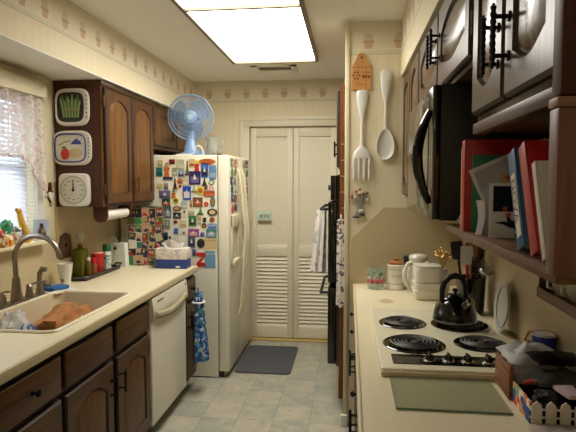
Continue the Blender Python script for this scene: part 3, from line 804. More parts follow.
def magnet(o, U, w, h, shape, c1, c2, N, label, group):
    """one small magnet: backing shape plus a raised second-colour motif"""
    o, U, N = Vector(o), Vector(U), Vector(N); d = 0.006; m1, m2 = km(c1), km(c2)
    b = B().use(m1); hw, hh = w / 2, h / 2
    R = lambda a, c, e, f: [(a, c), (e, c), (e, f), (a, f)]
    if shape in 'rfn':
        d = 0.0015 if shape == 'n' else d
        b.prism(R(-hw, -hh, hw, hh), o, U, Z3, N, d)
        b.use(m2)
        if shape == 'f': b.prism(R(-hw * .72, -hh * .74, hw * .72, hh * .2), o + N * d, U, Z3, N, 0.001); b.use(km('white')); b.prism([(-hw * .3, -hh * .2), (hw * .35, -hh * .2), (0, hh * .62)], o + N * (d + .001), U, Z3, N, 0.0006)
        elif shape == 'r': b.prism(R(-hw * .8, -hh * .75, hw * .8, -hh * .1), o + N * d, U, Z3, N, 0.001)
        else: b.prism(R(-hw * .9, hh * .55, hw * .9, hh * .75), o + N * d, U, Z3, N, 0.0006)
    elif shape in 'os':
        el = lambda s, k=18: [(hw * s * math.cos(2 * PI * i / k), hh * s * math.sin(2 * PI * i / k) * (1 if shape == 'o' or math.sin(2 * PI * i / k) > 0 else 0.6)) for i in range(k)]
        b.prism(el(1), o, U, Z3, N, d); b.use(m2); b.prism(el(0.62), o + N * d, U, Z3, N, 0.0015)
    elif shape == 't':
        b.prism([(-hw, -hh), (hw, -hh), (hw * .35, 0), (hw * .12, hh), (-hw * .12, hh), (-hw * .35, 0)], o, U, Z3, N, d)
        b.use(m2); b.prism(R(-hw, -hh, hw, -hh * .75), o + N * d, U, Z3, N, 0.001)
    elif shape == 'h':
        b.prism([(-hw * .85, -hh), (hw * .85, -hh), (hw * .85, hh * .1), (hw, hh * .1), (0, hh), (-hw, hh * .1), (-hw * .85, hh * .1)], o, U, Z3, N, d)
        b.use(m2); b.prism(R(-hw * .25, -hh, hw * .25, -hh * .2), o + N * d, U, Z3, N, 0.001)
    elif shape == 'g':
        b.prism([(-hw, -hh), (hw * .8, -hh), (hw * .55, -hh * .2), (hw, hh * .2), (hw * .4, hh * .4), (-hw * .4, hh * .4), (-hw, 0), (-hw * .6, -hh * .3)], o, U, Z3, N, d)
        b.use(m2); r = min(hw * .7, hh * .35); b.prism([(r * math.cos(2 * PI * i / 12), hh - r + r * math.sin(2 * PI * i / 12)) for i in range(12)], o, U, Z3, N, d)
    else:
        b.prism([(-hw, hh), (hw, hh), (hw, hh * .5), (-hw * .1, -hh * .4), (hw, -hh * .5), (hw, -hh), (-hw, -hh), (-hw, -hh * .5), (hw * .2, hh * .35), (-hw, hh * .55)], o, U, Z3, N, d)
    return single('fridge_magnet', b, label, 'magnet', group)
for i, (px, py, w, h, sh, c1, c2, wds) in enumerate(MAGS):
    best = min((m for m in MAGS if m[7] != wds), key=lambda m: (m[0] - px) ** 2 + (m[1] - py) ** 2)
    ddx, ddy = px - best[0], py - best[1]
    rel = ('right of' if ddx > 0 else 'left of') if abs(ddx) > abs(ddy) else ('below' if ddy > 0 else 'above')
    lab = wds + (' magnet ' if sh != 'n' else ' ') + rel + ' the ' + best[7] + ' on the fridge side'
    if len(lab.split()) > 16: lab = wds + ' magnet ' + rel + ' the ' + best[7]
    magnet((mx(px), FY0 + 0.0005, mz(py)), X3, w * 0.0088, h * 0.0088, sh, c1, c2, -Y3, lab, 'souvenir magnets on the fridge side')
# magnets on the two doors
cl = ['navy', 'green', 'rust', 'photo', 'brown', 'teal', 'tan', 'olive', 'slate', 'red', 'pale', 'black', 'ochre', 'blue', 'dkgreen', 'purple']
def door_mags(rows, cols, what, grp):
    i = 0
    for rn, z in rows:
        for cn, y in cols:
            c1 = cl[(i * 5 + len(what)) % 16]; c2 = cl[(i * 7 + 3) % 16]
            sh = 'frgofthr'[i % 8]
            magnet((FXD + 0.0006, y + random.uniform(-.012, .012), z + random.uniform(-.008, .008)), Y3, 0.075, 0.062, sh, c1, c2, X3,
                   f"{dict(dkgreen='dark green', photo='light blue').get(c1, c1)} magnet on the {what} door, {cn} of the {rn} row", grp); i += 1
door_mags((('top', 1.64), ('second', 1.57), ('third', 1.50), ('fourth', 1.43), ('fifth', 1.36), ('lowest', 1.29)), (('nearer', 3.90), ('farther', 4.01)), 'freezer', 'magnets on the freezer door')
door_mags((('top', 1.64), ('second', 1.565), ('third', 1.49), ('fourth', 1.415), ('fifth', 1.34), ('sixth', 1.265), ('seventh', 1.19), ('eighth', 1.115), ('lowest', 1.04)), (('nearer', 4.34), ('farther', 4.47)), 'fridge', 'magnets on the fridge door')

# ------------------------------------------------------------------ on top of the fridge
fc = Vector((-1.232, 3.97, 1.992)); fr_ = 0.172
t = thing('desk_fan', 'pale blue desk fan standing on top of the fridge', 'fan', (fc.x, fc.y, 1.691))
fb = mat('fan_blue', rgb(126, 158, 196), 0.35, var=0.03, coat=0.2); fbl = glassy('fan_blade_blue', rgb(132, 168, 206), 0.55, 0.15)
fw = mat('fan_wire', rgb(150, 172, 198), 0.4)
dirn = Vector((0.22, -0.97, -0.05)).normalized(); fu = dirn.cross(Z3).normalized(); fv = fu.cross(dirn)
Fp = lambda r, a, d: fc + fu * (r * math.cos(a)) + fv * (r * math.sin(a)) + dirn * d
b = B().use(fb)
b.loft([[(fc.x + 0.03 + sx * math.cos(a), fc.y + sy * math.sin(a), z) for a in [2 * PI * k / 24 for k in range(24)]] for sx, sy, z in ((0.128, 0.10, 1.691), (0.13, 0.10, 1.705), (0.10, 0.075, 1.72), (0.06, 0.05, 1.735))]); part('base', b, t)
b = B().use(fb)
b.loft([[(fc.x - 0.01 + dx_ + s * math.cos(a), fc.y + 0.06 * (z - 1.72) / 0.25 + s * 0.8 * math.sin(a), z) for a in [2 * PI * k / 16 for k in range(16)]] for dx_, s, z in ((0.01, 0.06, 1.72), (0, 0.046, 1.76), (0, 0.036, 1.84), (0, 0.033, 1.95))]); part('neck', b, t)
b = B().use(fb); rings = []
for r_, d_ in ((0.02, -0.16), (0.05, -0.155), (0.062, -0.12), (0.062, -0.07), (0.045, -0.05)): rings.append([Fp(r_, 2 * PI * k / 20, d_) for k in range(20)])
b.loft(rings); part('motor', b, t)
def grille(nm, dd, s):
    b = B().use(fw)
    for k in range(60):
        a = 2 * PI * k / 60; b.tube([Fp(0.045, a, dd), Fp(0.10, a + 0.12, dd * 0.95), Fp(0.15, a + 0.2, dd * 0.7), Fp(fr_, a + 0.24, 0)], 0.0011, 4)
    for r_ in (0.075, 0.115, 0.15): b.tube([Fp(r_, 2 * PI * k / 40, dd * (1 if r_ < .11 else 0.9 if r_ < .13 else .7)) for k in range(40)], 0.0014, 5, closed=True)
    return part(nm, b, t)
grille('front_grille', 0.045, 1); grille('rear_grille', -0.05, -1)
b = B().use(fb); b.tube([Fp(fr_, 2 * PI * k / 60, 0) for k in range(60)], 0.006, 8, closed=True); part('rim', b, t)
b = B().use(fb); b.loft([[Fp(r_, 2 * PI * k / 24, d_) for k in range(24)] for r_, d_ in ((0.052, 0.04), (0.052, 0.05), (0.04, 0.055), (0.01, 0.057))]); cap = part('hub_cap', b, t)
b = B().use(mat('fan_badge', rgb(176, 192, 206), 0.4)); b.loft([[Fp(0.02, 2 * PI * k / 16, d_) for k in range(16)] for d_ in (0.0555, 0.0585)]); part('badge', b, cap)
for q in range(3):
    b = B().use(fbl); a0 = q * 2 * PI / 3
    def bl(u, v, a0=a0):
        r_ = 0.03 + 0.122 * u; w = (0.35 + 0.75 * math.sin(PI * min(1, u * 0.75 + 0.15))) * (v - 0.5) * 1.7
        return Fp(r_, a0 + w + 0.5 * u, -0.012 + 0.03 * (v - 0.5))
    b.sheet(bl, 8, 8, 0.002); part('blade', b, t)
t = thing('cut_glass_pitcher', 'cut glass pitcher on the near corner of the fridge top', 'pitcher', (-1.035, 3.87, 1.691))
cg = glassy('cut_glass', rgb(196, 198, 190), 0.36, 0.06)
b = B().use(cg); c = Vector((-1.035, 3.87, 1.6925))
rings = []
for r_, z in ((0.044, 0), (0.05, 0.012), (0.044, 0.05), (0.04, 0.09), (0.047, 0.13), (0.052, 0.14), (0.048, 0.138), (0.036, 0.09), (0.04, 0.03), (0.004, 0.012)):
    rings.append([c + Vector((r_ * (1 + (0.06 if k % 2 and z < 0.1 else 0)) * math.cos(2 * PI * k / 32), r_ * (1 + (0.06 if k % 2 and z < 0.1 else 0)) * math.sin(2 * PI * k / 32), z)) for k in range(32)])
b.loft(rings, True, True); part('body', b, t)
b = B().use(cg); b.tube([c + Vector((0.045, 0, 0.12)), c + Vector((0.075, 0, 0.115)), c + Vector((0.08, 0, 0.07)), c + Vector((0.046, 0, 0.03))], 0.007, 8); part('handle', b, t)
b = B().use(white_m)
b.tube([(-1.095, 3.83, 1.697), (-1.10, 3.83, 1.735), (-1.115, 3.83, 1.755), (-1.135, 3.83, 1.762), (-1.155, 3.83, 1.748), (-1.165, 3.83, 1.71), (-1.19, 3.825, 1.697), (-1.30, 3.83, 1.697), (-1.37, 3.95, 1.697), (-1.37, 4.3, 1.697)], 0.005, 6)
single('power_cord', b, 'white power cord looped on the fridge top by the fan', 'cord')

# ------------------------------------------------------------------ left counter: tray, bottles, collage, tissues
cz = 0.8805
t = thing('serving_tray', 'dark grey tray holding bottles at the back of the left counter', 'tray', (-1.66, 3.25, cz))
trm = mat('tray_pewter', rgb(72, 66, 62), 0.35, 0.6)
b = B().use(trm); b.box((-1.752, 2.985, cz), (-1.60, 3.47, cz + 0.006), 0.002); part('base', b, t)
b = B().use(trm); b.tube(rr(-1.7465, -1.597, 2.98, 3.475, 0.04, cz + 0.018), 0.010, 8, closed=True); part('rim', b, t)
b = B().use(trm); b.tube([(-1.65, 3.475, cz + 0.022), (-1.645, 3.50, cz + 0.035), (-1.605, 3.50, cz + 0.035), (-1.61, 3.475, cz + 0.022)], 0.006, 8); part('handle', b, t)
tz = cz + 0.0068
def bottle(name, label, c, prof, m, capp=None, capm=None, seg=20, extra=None):
    t = thing(name, label, 'bottle' if 'bottle' in name else 'container', (c[0], c[1], tz))
    b = B().use(m); b.lathe(prof, (c[0], c[1], tz), seg); part('body', b, t)
    if capp: b = B().use(capm); b.lathe(capp, (c[0], c[1], tz), seg); part('cap', b, t)
    if extra: extra(t, Vector((c[0], c[1], tz)))
    return t
oil = glassy('olive_oil_glass', rgb(112, 108, 30), 0.82, 0.08)
def stop(t, c):
    b = B().use(glassc); b.lathe([(0.010, 0.195), (0.010, 0.215), (0.020, 0.232), (0.022, 0.25), (0.012, 0.272), (0.002, 0.276)], c, 14); part('glass_stopper', b, t)
t = thing('oil_bottle', 'square olive-green oil bottle with glass stopper on the tray', 'bottle', (-1.708, 3.125, tz))
b = B().use(oil); c = (-1.708, 3.125)
b.box((c[0] - 0.034, c[1] - 0.034, tz), (c[0] + 0.034, c[1] + 0.034, tz + 0.175), 0.008, seg=3); part('body', b, t)
b = B().use(oil); b.lathe([(0.024, 0.175), (0.014, 0.185), (0.013, 0.205), (0.016, 0.208)], (c[0], c[1], tz), 16); part('neck', b, t)
b = B().use(glassc); b.lathe([(0.010, 0.209), (0.010, 0.222), (0.022, 0.238), (0.025, 0.255), (0.016, 0.275), (0.002, 0.28)], (c[0], c[1], tz), 16); part('stopper', b, t)
bottle('sauce_bottle', 'small amber bottle with white cap beside the oil bottle', (-1.652, 3.125), [(0.016, 0), (0.017, 0.07), (0.009, 0.09), (0.009, 0.1)], glassy('amber', rgb(120, 92, 40), 0.8), [(0.011, 0.1), (0.011, 0.118), (0.003, 0.12)], white_m)
bottle('sauce_bottle', 'small bottle with a bright red cap in front of the red can', (-1.648, 3.185), [(0.018, 0), (0.019, 0.06), (0.013, 0.075), (0.013, 0.08)], mat('pepper_sauce', rgb(150, 92, 44), 0.3), [(0.017, 0.08), (0.016, 0.105), (0.004, 0.11)], mat('red_cap', rgb(206, 34, 30), 0.35))
def sticker(t, c):
    b = B().use(white_m); b.lathe([(0.0395, 0.128), (0.0395, 0.135)], c, 24); part('top_rim', b, t)
bottle('spice_can', 'red spice can with a pale rim on the tray', (-1.675, 3.285), [(0.038, 0), (0.039, 0.002), (0.039, 0.13), (0.036, 0.136)], mat('can_red', rgb(186, 38, 30), 0.35), extra=sticker)
def lab2(t, c):
    b = B().use(pattern('green_label', rgb(220, 226, 212), [rgb(150, 176, 150), rgb(96, 120, 140)], 90, 0.5, 0.7)); b.lathe([(0.0272, 0.03), (0.0272, 0.10)], c, 20); part('label', b, t)
bottle('cleaner_bottle', 'white bottle with a green cap between red can and white container', (-1.665, 3.405), [(0.026, 0), (0.027, 0.004), (0.027, 0.125), (0.020, 0.135)], white_m, [(0.028, 0.125), (0.028, 0.165), (0.024, 0.172), (0.004, 0.174)], mat('green_cap', rgb(26, 104, 58), 0.4), extra=lab2)
t = thing('white_container', 'white upright container with bent wire handle right of the tray', 'container', (-1.635, 3.56, cz))
b = B().use(white_m); b.loft([[(-1.635 + s * x, 3.56 + 0.03 * y, z) for x, y in ((-1, -1), (1, -1), (1, 1), (-1, 1))] for s, z in ((0.048, cz), (0.040, cz + 0.17))]); part('body', b, t)
b = B().use(steel); b.tube([(-1.65, 3.555, cz + 0.165), (-1.66, 3.53, cz + 0.21), (-1.685, 3.52, cz + 0.225), (-1.715, 3.52, cz + 0.222)], 0.004, 8); part('wire_handle', b, t)
b = B().use(blkm); b.ball((-1.66, 3.522, cz + 0.135), 0.012, 10); part('spigot', b, t)
# collage of snapshots
t = thing('photo_collage', 'board covered with small snapshots leaning beside the fridge', 'photo collage', (-1.44, 3.62, cz))
b = B().use(mat('collage_board', rgb(70, 62, 44), 0.7)); tilt = Matrix.Rotation(-0.07, 3, 'X')
co = Vector((-1.592, 3.62, cz + 0.002)); CU, CV = X3, Vector((0.0, 0.07, 0.9975)); CN = CU.cross(CV)
CP = lambda u, v, n: co + CU * u + CV * v + CN * n
b.prism([(-0.02, 0), (0.25, 0), (0.25, 0.43), (-0.02, 0.43)], co, CU, CV, -CN, 0.006); part('board', b, t)
pc = [('green', 0), ('tan', 1), ('brown', 1), ('olive', 1), ('dkgreen', 1), ('black', 1), ('tan', 1), ('black', 1), ('brown', 1), ('green', 0), ('white', 0), ('teal', 0), ('dkgreen', 1), ('tan', 1), ('black', 1), ('olive', 1), ('pale', 1), ('brown', 1), ('dkgreen', 1), ('palegreen', 0), ('black', 1), ('green', 1), ('tan', 1), ('dkgreen', 1), ('brown', 1), ('olive', 0)]
i = 0
for r_ in range(7):
    for c_ in range(5):
        k, face = pc[i % len(pc)]; i += 1
        u, v = 0.012 + c_ * 0.051 + random.uniform(-.006, .006), 0.036 + r_ * 0.058 + random.uniform(-.006, .006)
        w_, h_, a = random.uniform(.024, .038), random.uniform(.026, .038), random.uniform(-.3, .3)
        rot2 = lambda x, y: (u + x * math.cos(a) - y * math.sin(a), v + x * math.sin(a) + y * math.cos(a))
        n0 = 0.0007 * (1 + (i * 3) % 7)
        b = B().use(km('pale')); b.prism([rot2(-w_, -h_), rot2(w_, -h_), rot2(w_, h_), rot2(-w_, h_)], co + CN * 0.0002, CU, CV, CN, n0)
        b.use(km(k)); b.prism([rot2(-w_ * .94, -h_ * .93), rot2(w_ * .94, -h_ * .93), rot2(w_ * .94, h_ * .93), rot2(-w_ * .94, h_ * .93)], co + CN * n0, CU, CV, CN, 0.0005)
        if face:
            b.use(km('pink' if i % 2 else 'tan'))
            for fx_, fy_ in ((-.35, .2), (.3, .05))[: 1 + i % 2]:
                b.prism([rot2(w_ * (fx_ + .28 * math.cos(2 * PI * q / 10)), h_ * (fy_ + .36 * math.sin(2 * PI * q / 10))) for q in range(10)], co + CN * (n0 + .0005), CU, CV, CN, 0.0004)
            b.use(km('red' if i % 3 == 0 else 'navy')); b.prism([rot2(-w_ * .6, -h_ * .8), rot2(w_ * .55, -h_ * .8), rot2(w_ * .3, -h_ * .2), rot2(-w_ * .3, -h_ * .2)], co + CN * (n0 + .0005), CU, CV, CN, 0.0003)
        part('snapshot', b, t)
# tissue box
t = thing('tissue_box', 'blue and white floral tissue box on the counter against the fridge', 'tissue box', (-1.26, 3.57, cz))
b = B().use(pattern('floral_white', rgb(226, 218, 204), [rgb(206, 190, 184), rgb(186, 172, 178)], 70, 0.7, 0.72)); x0, x1, y0, y1 = -1.352, -1.132, 3.50, 3.612
b.box((x0, y0, cz + 0.065), (x1, y1, cz + 0.142), 0.002); part('upper_box', b, t)
b = B().use(mat('tissue_blue', rgb(38, 62, 128), 0.5)); b.box((x0, y0, cz), (x1, y1, cz + 0.066), 0.002); bb_ = part('lower_band', b, t)
b = B().use(white_m); b.box((x1 - 0.075, y0 - 0.001, cz + 0.008), (x1 - 0.045, y0 + 0.002, cz + 0.02)); part('printed_mark', b, bb_)
b = B().use(mat('tissue', rgb(232, 226, 220), 0.9))
b.sheet(lambda u, v: (-1.245 + (u - .5) * (0.10 + .06 * v) + .008 * math.sin(u * 17 + v * 5), 3.556 + .012 * math.sin(u * 9) + .02 * (v - .5), cz + 0.137 + v * (0.055 + .015 * math.sin(u * 7)) * (0.6 + math.sin(PI * u) * .5)), 18, 8, 0.001); part('tissue', b, t)
# paper towel holder under the cabinet
t = thing('paper_towel_holder', 'wooden under-cabinet paper towel holder with a nearly used-up roll', 'paper towel holder', (-1.53, 3.2, 1.28))
hw = wood('holder_wood', rgb(60, 30, 18), rgb(92, 50, 30), 'z', 0.65, coat=0.0, spec=0.2)
for y in (3.02, 3.375):
    b = B().use(hw); b.prism([(0.045 * math.cos(math.radians(a)) , 0.045 * math.sin(math.radians(a))) for a in range(180, 361, 15)] + [(0.045, 0.0545), (-0.045, 0.0545)], (-1.515, y, 1.283), X3, Z3, Y3, 0.018); part('bracket', b, t)
b = B().use(white_m); b.cyl((-1.515, 3.04, 1.283), (-1.515, 3.373, 1.283), 0.033, 24); part('towel_roll', b, t)
b = B().use(hw); b.lathe([(0.013, 0), (0.014, 0.006), (0.002, 0.01)], (-1.515, 3.02, 1.283), 12, 'y', rot=Matrix.Rotation(PI, 3, 'Z')); part('knob', b, t)
# wooden switch plate
t = thing('switch_plate', 'carved dark wooden switch plate on the wall under the cabinet', 'switch plate', (XL + 0.012, 3.03, 1.015))
b = B().use(wood('carved_wood', rgb(62, 36, 20), rgb(96, 60, 34), 'z', 0.5)); k = [(-0.062, 0.0), (0.062, 0.0), (0.058, 0.03), (0.066, 0.075), (0.058, 0.12), (0.05, 0.142), (0.02, 0.15), (0, 0.158), (-0.02, 0.15), (-0.05, 0.142), (-0.058, 0.12), (-0.066, 0.075), (-0.058, 0.03)]
b.prism(k, (XL + 0.0125, 3.03, 1.015), Y3, Z3, X3, 0.01); part('plate', b, t)
b = B().use(brass); b.box((XL + 0.0225, 3.025, 1.085), (XL + 0.032, 3.035, 1.105), 0.002); part('switch', b, t)
# key hanger on the wall between curtain and cabinet
t = thing('wall_hook', 'small white heart-shaped hook with wood top beside the curtain', 'hook', (XL + 0.002, 2.90, 1.36))
b = B().use(hw); b.prism([(-0.012, 0), (0.012, 0), (0.012, 0.03), (0.006, 0.06), (-0.006, 0.06), (-0.012, 0.03)], (XL + 0.0005, 2.90, 1.425), Y3, Z3, X3, 0.012); part('top', b, t)
b = B().use(hw); b.prism([(0.036 * 16 * math.sin(a) ** 3 / 16, 0.0025 * (13 * math.cos(a) - 5 * math.cos(2 * a) - 2 * math.cos(3 * a) - math.cos(4 * a))) for a in [2 * PI * q / 24 for q in range(24)]], (XL + 0.0005, 2.90, 1.405), Y3, Z3, X3, 0.010); part('backing', b, t)
b = B().use(white_c); b.prism([(0.03 * 16 * math.sin(a) ** 3 / 16, 0.002 * (13 * math.cos(a) - 5 * math.cos(2 * a) - 2 * math.cos(3 * a) - math.cos(4 * a))) for a in [2 * PI * q / 24 for q in range(24)]], (XL + 0.0005, 2.90, 1.405), Y3, Z3, X3, 0.016); part('heart', b, t)
b = B().use(brass); b.tube([(XL + 0.008, 2.90 + 0.011 * math.cos(2 * PI * q / 14), 1.355 + 0.013 * math.sin(2 * PI * q / 14)) for q in range(14)], 0.0025, 6, closed=True); part('ring', b, t)

# ------------------------------------------------------------------ plaques on the cabinet side
PY = 2.9715
def sq(hw, hh, p=4.0, k=40):
    o = []
    for q in range(k):
        a = 2 * PI * q / k; c, s = math.cos(a), math.sin(a)
        o.append((hw * math.copysign(abs(c) ** (2 / p), c), hh * math.copysign(abs(s) ** (2 / p), s)))
    return o
def plaque(label, cx_, cz_, hw, hh, rimm, centre, dots):
    t = thing('casserole_plaque', label, 'wall plaque', (cx_, PY, cz_ - hh))
    b = B().use(rimm)
    R_ = lambda s, y, dx_=0: [(cx_ + dx_ + x * s, y, cz_ + z * s) for x, z in sq(hw, hh)]
    b.loft([R_(0.94, PY), R_(1.0, PY - 0.012), R_(0.98, PY - 0.022), R_(0.9, PY - 0.026, -0.004), R_(0.80, PY - 0.020, -0.012), R_(0.78, PY - 0.014, -0.012)]); part('dish', b, t)
    return t
white_r = mat('plaque_white', rgb(228, 220, 206), 0.3, var=0.02)
pcx, pcz = -1.642, 1.932
t = plaque('white rimmed plaque showing green asparagus, top of the three on the cabinet side', pcx, pcz, 0.108, 0.112, white_r, None, None)
b = B().use(mat('asparagus_ground', rgb(30, 26, 24), 0.4)); b.prism([(x * 0.78 - 0.012, z * 0.79) for x, z in sq(0.108, 0.112)], (pcx, PY - 0.0145, pcz), X3, Z3, -Y3, 0.002); part('black_centre', b, t)
ag = mat('asparagus_green', rgb(96, 128, 62), 0.6); ag2 = mat('asparagus_pale', rgb(150, 172, 104), 0.6)
b = B()
for q in range(11):
    x = -0.062 + q * 0.0105; top = 0.045 + 0.018 * math.sin(q * 2.3); b.use(ag if q % 2 else ag2)
    b.tube([(pcx + x * 0.85, PY - 0.018, pcz - 0.062), (pcx + x, PY - 0.020, pcz), (pcx + x * 1.12, PY - 0.019, pcz + top * 0.8), (pcx + x * 1.16, PY - 0.018, pcz + top + 0.012)], [0.0048, 0.0052, 0.006, 0.002], 6)
b.use(mat('twine', rgb(190, 150, 110), 0.8)); b.tube([(pcx - 0.055, PY - 0.022, pcz - 0.012), (pcx - 0.01, PY - 0.027, pcz - 0.016), (pcx + 0.045, PY - 0.022, pcz - 0.012)], 0.003, 6); part('asparagus_bunch', b, t)
b = B().use(dark)
for q in range(6): b.ball((pcx + 0.092, PY - 0.0265, pcz + 0.065 - q * 0.025), 0.005, 8, (0.7, 0.3, 1))
part('rim_speckles', b, t)
pcx, pcz = -1.648, 1.690
t = plaque('white plaque with blue band and red tomato, middle of the three', pcx, pcz, 0.122, 0.104, white_r, None, None)
b = B().use(mat('band_blue', rgb(52, 58, 140), 0.35))
o1 = [(x * 0.80 - 0.012, z * 0.80) for x, z in sq(0.122, 0.104)]; b.tube([(pcx + x, PY - 0.0215, pcz + z) for x, z in o1], 0.0045, 6, closed=True); part('blue_band', b, t)
b = B().use(white_r); b.prism([(x * 0.77 - 0.012, z * 0.77) for x, z in sq(0.122, 0.104)], (pcx, PY - 0.0145, pcz), X3, Z3, -Y3, 0.003); part('centre', b, t)
b = B().use(mat('tomato_red', rgb(206, 62, 34), 0.4)); b.ball((pcx - 0.045, PY - 0.0185, pcz - 0.035), 0.031, 16, (0.95, 0.25, 1.1)); b.use(ag); b.ball((pcx - 0.05, PY - 0.022, pcz + 0.004), 0.012, 8, (1.4, 0.3, 0.5)); part('tomato', b, t)
b = B().use(mat('band_blue', rgb(52, 58, 140), 0.35)); b.prism([(-0.03, 0), (0.04, 0), (0.032, 0.018), (0.008, 0.034), (-0.012, 0.02)], (pcx + 0.02, PY - 0.0175, pcz + 0.022), X3, Z3, -Y3, 0.003); part('blue_bowl', b, t)
b = B().use(mat('sand_tint', rgb(214, 190, 140), 0.5)); b.prism([(0.04 * math.cos(a), 0.03 * math.sin(a)) for a in [2 * PI * q / 16 for q in range(16)]], (pcx + 0.022, PY - 0.0175, pcz - 0.03), X3, Z3, -Y3, 0.002); b.use(ag2)
b.tube([(pcx - 0.085, PY - 0.019, pcz + 0.015), (pcx - 0.05, PY - 0.02, pcz + 0.035), (pcx - 0.01, PY - 0.019, pcz + 0.045)], 0.004, 6); part('leafy_motif', b, t)
b = B().use(dark)
for q in range(6): b.ball((pcx + 0.106, PY - 0.026, pcz + 0.055 - q * 0.022), 0.0045, 8, (0.7, 0.3, 1))
part('rim_speckles', b, t)
pcx, pcz = -1.638, 1.440
t = thing('kitchen_clock', 'square white dial clock, lowest of the three on the cabinet side', 'clock', (pcx, PY, 1.338))
b = B().use(white_r); R_ = lambda s, y: [(pcx + x * s, y, pcz + z * s) for x, z in sq(0.097, 0.099, 6)]
b.loft([R_(0.96, PY), R_(1.0, PY - 0.01), R_(1.0, PY - 0.026), R_(0.93, PY - 0.034)]); part('case', b, t)
b = B().use(mat('dial_grey', rgb(214, 206, 184), 0.4)); b.disc((pcx, PY - 0.034, pcz), 0.086, -Y3, 0.002, 40); part('dial', b, t)
b = B().use(mat('dial_ring', rgb(158, 150, 130), 0.4)); b.tube([(pcx + 0.08 * math.cos(2 * PI * q / 40), PY - 0.036, pcz + 0.08 * math.sin(2 * PI * q / 40)) for q in range(40)], 0.003, 6, closed=True); part('dial_ring', b, t)
b = B().use(dark)
for q in range(12):
    a = PI / 2 - q * PI / 6; b.obox((pcx + 0.058 * math.cos(a), PY - 0.0365, pcz + 0.058 * math.sin(a)), (0.016, 0.001, 0.0035), Matrix())
part('hour_marks', b, t)
b = B().use(blkm); b.prism([(-0.005, -0.01), (0.005, -0.01), (0.002, 0.056), (-0.002, 0.056)], (pcx, PY - 0.0365, pcz), X3, Z3, -Y3, 0.002); part('hand', b, t)
b = B().use(blkm); b.prism([(-0.003, -0.008), (0.003, -0.008), (0.001, 0.036), (-0.001, 0.036)], (pcx, PY - 0.039, pcz), Vector((0.99, 0, -0.12)), Vector((0.12, 0, 0.99)), -Y3, 0.002); b.disc((pcx, PY - 0.036, pcz), 0.008, -Y3, 0.006, 12); part('hand', b, t)

# ------------------------------------------------------------------ window sill things
sz = wz0 + 0.0005
def fig(name, label, cat, fn):
    b = B(); fn(b); return single(name, b, label, cat)
t = thing('yellow_figurine', 'tall yellow figurine leaning against the window blind', 'figurine', (XL + 0.045, 2.6, sz))
b = B().use(mat('giraffe_yellow', rgb(222, 174, 62), 0.5, var=0.25, scale=90))
b.tube([(XL + 0.045, 2.605, sz), (XL + 0.04, 2.595, sz + 0.06), (XL + 0.035, 2.575, sz + 0.12), (XL + 0.033, 2.562, sz + 0.17)], [0.020, 0.021, 0.017, 0.014], 10); part('body', b, t)
b = B().use(mat('giraffe_head', rgb(216, 158, 50), 0.5)); b.ball((XL + 0.033, 2.558, sz + 0.175), 0.017, 12, (0.8, 1.3, 0.8)); b.use(blkm); b.ball((XL + 0.033, 2.540, sz + 0.182), 0.006, 8); part('head', b, t)
def f1(b):
    b.use(pattern('snack_bag', rgb(206, 60, 60), [rgb(236, 200, 90), rgb(240, 236, 230), rgb(110, 40, 90)], 45, 0.4)); blob(b, (XL + 0.02, 2.36, sz + 0.062), 0.07, (0.6, 0.9, 1), 1.1, .3)
fig('snack_bag', 'red and yellow printed bag on the window sill at the left', 'bag', f1)
def f2(b):
    b.use(pattern('green_toy', rgb(60, 150, 96), [rgb(36, 110, 70), rgb(190, 220, 190)], 50, 0.5)); blob(b, (XL + 0.022, 2.47, sz + 0.066), 0.058, (0.5, 0.7, 1.1), 9.1, .35)
fig('green_toy', 'green crumpled packet on the window sill behind the white bag', 'packet', f2)
def f3(b):
    b.use(pattern('white_toy', rgb(228, 224, 216), [rgb(206, 120, 110), rgb(150, 166, 180), rgb(70, 60, 60)], 40, 0.6, .6)); blob(b, (XL + 0.045, 2.52, sz + 0.045), 0.052, (0.5, 0.75, 0.95), 6.7, .35)
fig('white_bag', 'white and pink printed bag on the sill left of the yellow figurine', 'bag', f3)
def f4(b):
    b.use(pattern('striped_pack', rgb(222, 176, 70), [rgb(190, 56, 40), rgb(240, 230, 210)], 55, 0.5)); b.obox((XL + 0.058, 2.42, sz + 0.031), (0.03, 0.09, 0.06), Matrix.Rotation(0.1, 3, 'Z'), 0.004)
fig('snack_box', 'small yellow and red box at the front of the window sill', 'box', f4)
t = thing('picture_card', 'blue picture card of a robed figure standing on the sill end', 'picture card', (XL + 0.036, 2.755, sz))
b = B().use(mat('card_blue', rgb(178, 190, 200), 0.6)); U_ = Vector((0.82, 0.57, 0)); N_ = Vector((0.57, -0.82, 0)); o_ = Vector((XL + 0.036, 2.755, sz))
b.prism([(-0.042, 0), (0.042, 0), (0.042, 0.115), (-0.042, 0.115)], o_, U_, Z3, N_, 0.004); part('card', b, t)
b = B().use(mat('robe_brown', rgb(92, 70, 58), 0.6)); b.prism([(-0.022, 0.004), (0.024, 0.004), (0.02, 0.045), (0.012, 0.07), (-0.008, 0.075), (-0.02, 0.05)], o_ + N_ * 0.004, U_, Z3, N_, 0.002)
b.use(mat('veil_dark', rgb(50, 44, 48), 0.6)); b.prism([(0.011 * math.cos(2 * PI * q / 12), 0.08 + 0.014 * math.sin(2 * PI * q / 12)) for q in range(12)], o_ + N_ * 0.004, U_, Z3, N_, 0.002)
b.use(km('tan')); b.prism([(0.008 + 0.006 * math.cos(2 * PI * q / 10), 0.05 + 0.012 * math.sin(2 * PI * q / 10)) for q in range(10)], o_ + N_ * 0.006, U_, Z3, N_, 0.001); part('robed_figure', b, t)
b = B().use(white_c); b.ball((XL + 0.058, 2.665, sz + 0.015), 0.016, 12, (1, 1, 0.95)); b.use(dark); b.ball((XL + 0.070, 2.66, sz + 0.018), 0.005, 8)
